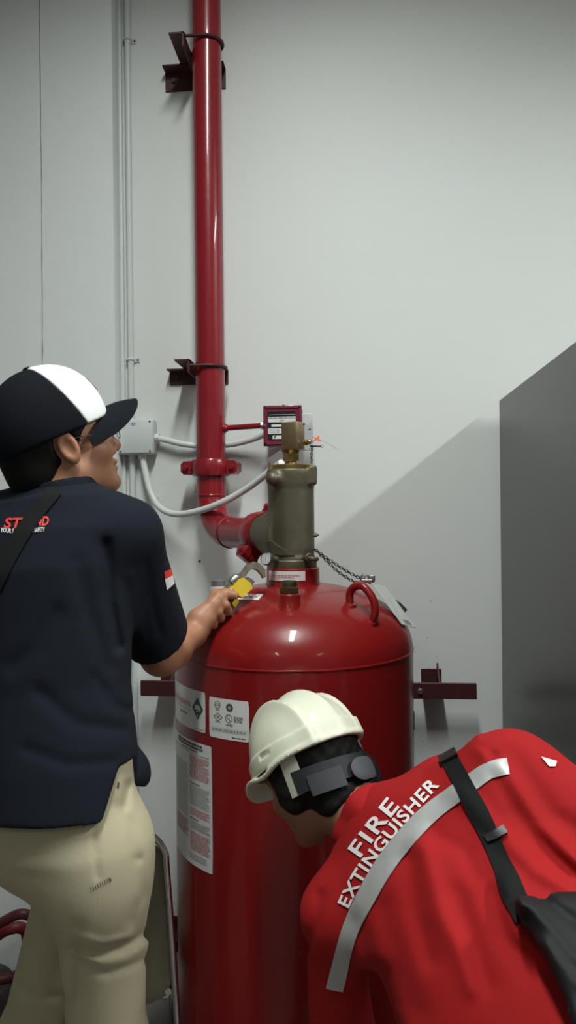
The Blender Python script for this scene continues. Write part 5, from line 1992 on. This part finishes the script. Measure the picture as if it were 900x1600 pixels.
mk('collar', isurf(collar2, NB2 - 0.13, NB2 + 0.13, 0.003), 'redcloth', sh2, 60)


def trousers2(p):
    d = ell(p, PEL2 + V(0, 0, -0.02), (0.17, 0.13, 0.14))
    for h_, k_, a_ in ((HP2L, KN2L, AN2L), (HP2R, KN2R, AN2R)):
        d = smin(d, rcone(p, h_, k_, 0.09, 0.068), 0.04)
        d = smin(d, rcone(p, k_, a_, 0.066, 0.055), 0.03)
    return np.maximum(d, 0.05 - p[:, 2])


lo_, hi_ = bounds(PEL2, KN2L, KN2R, AN2L, AN2R, m=0.2)
lo_[2] = 0.02
mk('trousers', isurf(trousers2, lo_, hi_, 0.008, 1), 'darkcloth', per2, 60)

stripe = [(523, 1546), (533, 1505), (550, 1450), (575, 1400), (603, 1352), (634, 1312), (668, 1276), (705, 1247), (740, 1222), (765, 1205), (794, 1198)]
mk('reflective_stripe', ribbon_on(s2_bvh, stripe, [26, 26, 27, 30, 31, 31, 30, 28, 27, 26, 25], 0.003, 0.0014, 90, 6, 2), 'reflect', sh2, 60)


def text_path(bvh, s, path, h_px, off, bold=0.0, spacing=1.0):
    v, f = text2d(s, 1.0, bold, 'LEFT', 0, spacing)
    w_ = v[:, 0].max()
    x0 = v[:, 0].min()
    mid = (v[:, 1].max() + v[:, 1].min()) / 2
    hh = v[:, 1].max() - v[:, 1].min()
    c = np.array(catmull([np.array([a, b, 0.0]) for a, b in path], 20))[:, :2]
    seg = np.r_[0, np.cumsum(np.linalg.norm(np.diff(c, axis=0), axis=1))]
    out = []
    for a, b, _ in v:
        sd_ = (a - x0) / (w_ - x0) * seg[-1]
        x, y = np.interp(sd_, seg, c[:, 0]), np.interp(sd_, seg, c[:, 1])
        x2, y2 = np.interp(sd_ + 2, seg, c[:, 0]), np.interp(sd_ + 2, seg, c[:, 1])
        x1, y1 = np.interp(sd_ - 2, seg, c[:, 0]), np.interp(sd_ - 2, seg, c[:, 1])
        t = np.array([x2 - x1, y2 - y1])
        t = t / (np.linalg.norm(t) + 1e-9)
        n_ = np.array([t[1], -t[0]])
        o = (b - mid) / hh * h_px
        out.append(onto(bvh, x + n_[0] * o, y + n_[1] * o, off))
    return np.array(out), f


mk('lettering', text_path(s2_bvh, 'FIRE', [(555, 1334), (574, 1308), (595, 1280), (616, 1254)], 26, 0.0026, 0.018, 1.15), 'print_w', sh2, 0)
mk('lettering', text_path(s2_bvh, 'EXTINGUISHER', [(538, 1415), (551, 1388), (570, 1357), (596, 1321), (624, 1285), (651, 1254), (681, 1222)], 21, 0.0026, 0.022, 1.1), 'print_w', sh2, 0)
mk('sleeve_badge', quad_patch(s2_bvh, [(857, 1199), (867, 1199), (869, 1191), (845, 1184)], 0.003, 4), 'print_w', sh2, 0)

# shoulder bag
bag = root('shoulder_bag', PD(900, 1600, 0.97), 'black nylon shoulder bag with wide webbing strap over the red shirt', 'bag')
st2 = mk('strap', ribbon_on(s2_bvh, [(680, 1150), (694, 1171), (714, 1205), (738, 1250), (763, 1302), (785, 1352), (803, 1397), (814, 1420), (823, 1438)], [27, 27, 27, 28, 29, 30, 31, 32, 32], 0.005, 0.003, 90, 5, 4), 'webbing', bag, 60)
mk('strap_buckle', ribbon_on(s2_bvh, [(700, 1180), (706, 1191)], [31, 31], 0.010, 0.005, 4, 4, 0), 'black', st2, 30)
mk('strap_slider', ribbon_on(s2_bvh, [(772, 1301), (778, 1313)], [30, 31], 0.0095, 0.005, 4, 4, 0), 'black', st2, 30)
bag_out = [(797, 1408), (838, 1390), (1000, 1398), (1080, 1700), (945, 1700)]
ba, bb_, bc_ = onto(s2_bvh, 806, 1412, 0.0), onto(s2_bvh, 880, 1590, 0.0), onto(s2_bvh, 890, 1425, 0.0)
bag_n = nz(np.cross(bb_ - ba, bc_ - ba))
bag_n = bag_n if np.dot(bag_n, FWD) > 0 else -bag_n
bag_c = (ba + bb_ + bc_) / 3 - bag_n * 0.025


def bag_sdf(p):
    d = np.abs(plane(p, bag_c, bag_n)) - 0.034
    m_ = len(bag_out)
    for i in range(m_):
        a_, b_ = bag_out[i], bag_out[(i + 1) % m_]
        n_ = nz(np.cross(pray(*b_), pray(*a_)))
        if np.dot(n_, pray(930, 1550)) > 0:
            n_ = -n_
        d = smax(d, plane(p, EYE, n_), 0.022)
    return folded(p, d.astype(np.float32), [([(812, 1405), (860, 1450), (900, 1500)], 8, -0.007), ([(825, 1430), (850, 1500), (880, 1570)], 9, 0.007), ([(845, 1400), (900, 1440)], 8, 0.007), ([(850, 1470), (905, 1540)], 9, -0.006)])


mk('bag_body', isurf(bag_sdf, PD(930, 1540, 0.92) - 0.34, PD(930, 1540, 0.92) + 0.34, 0.004), 'nylon', bag, 60)
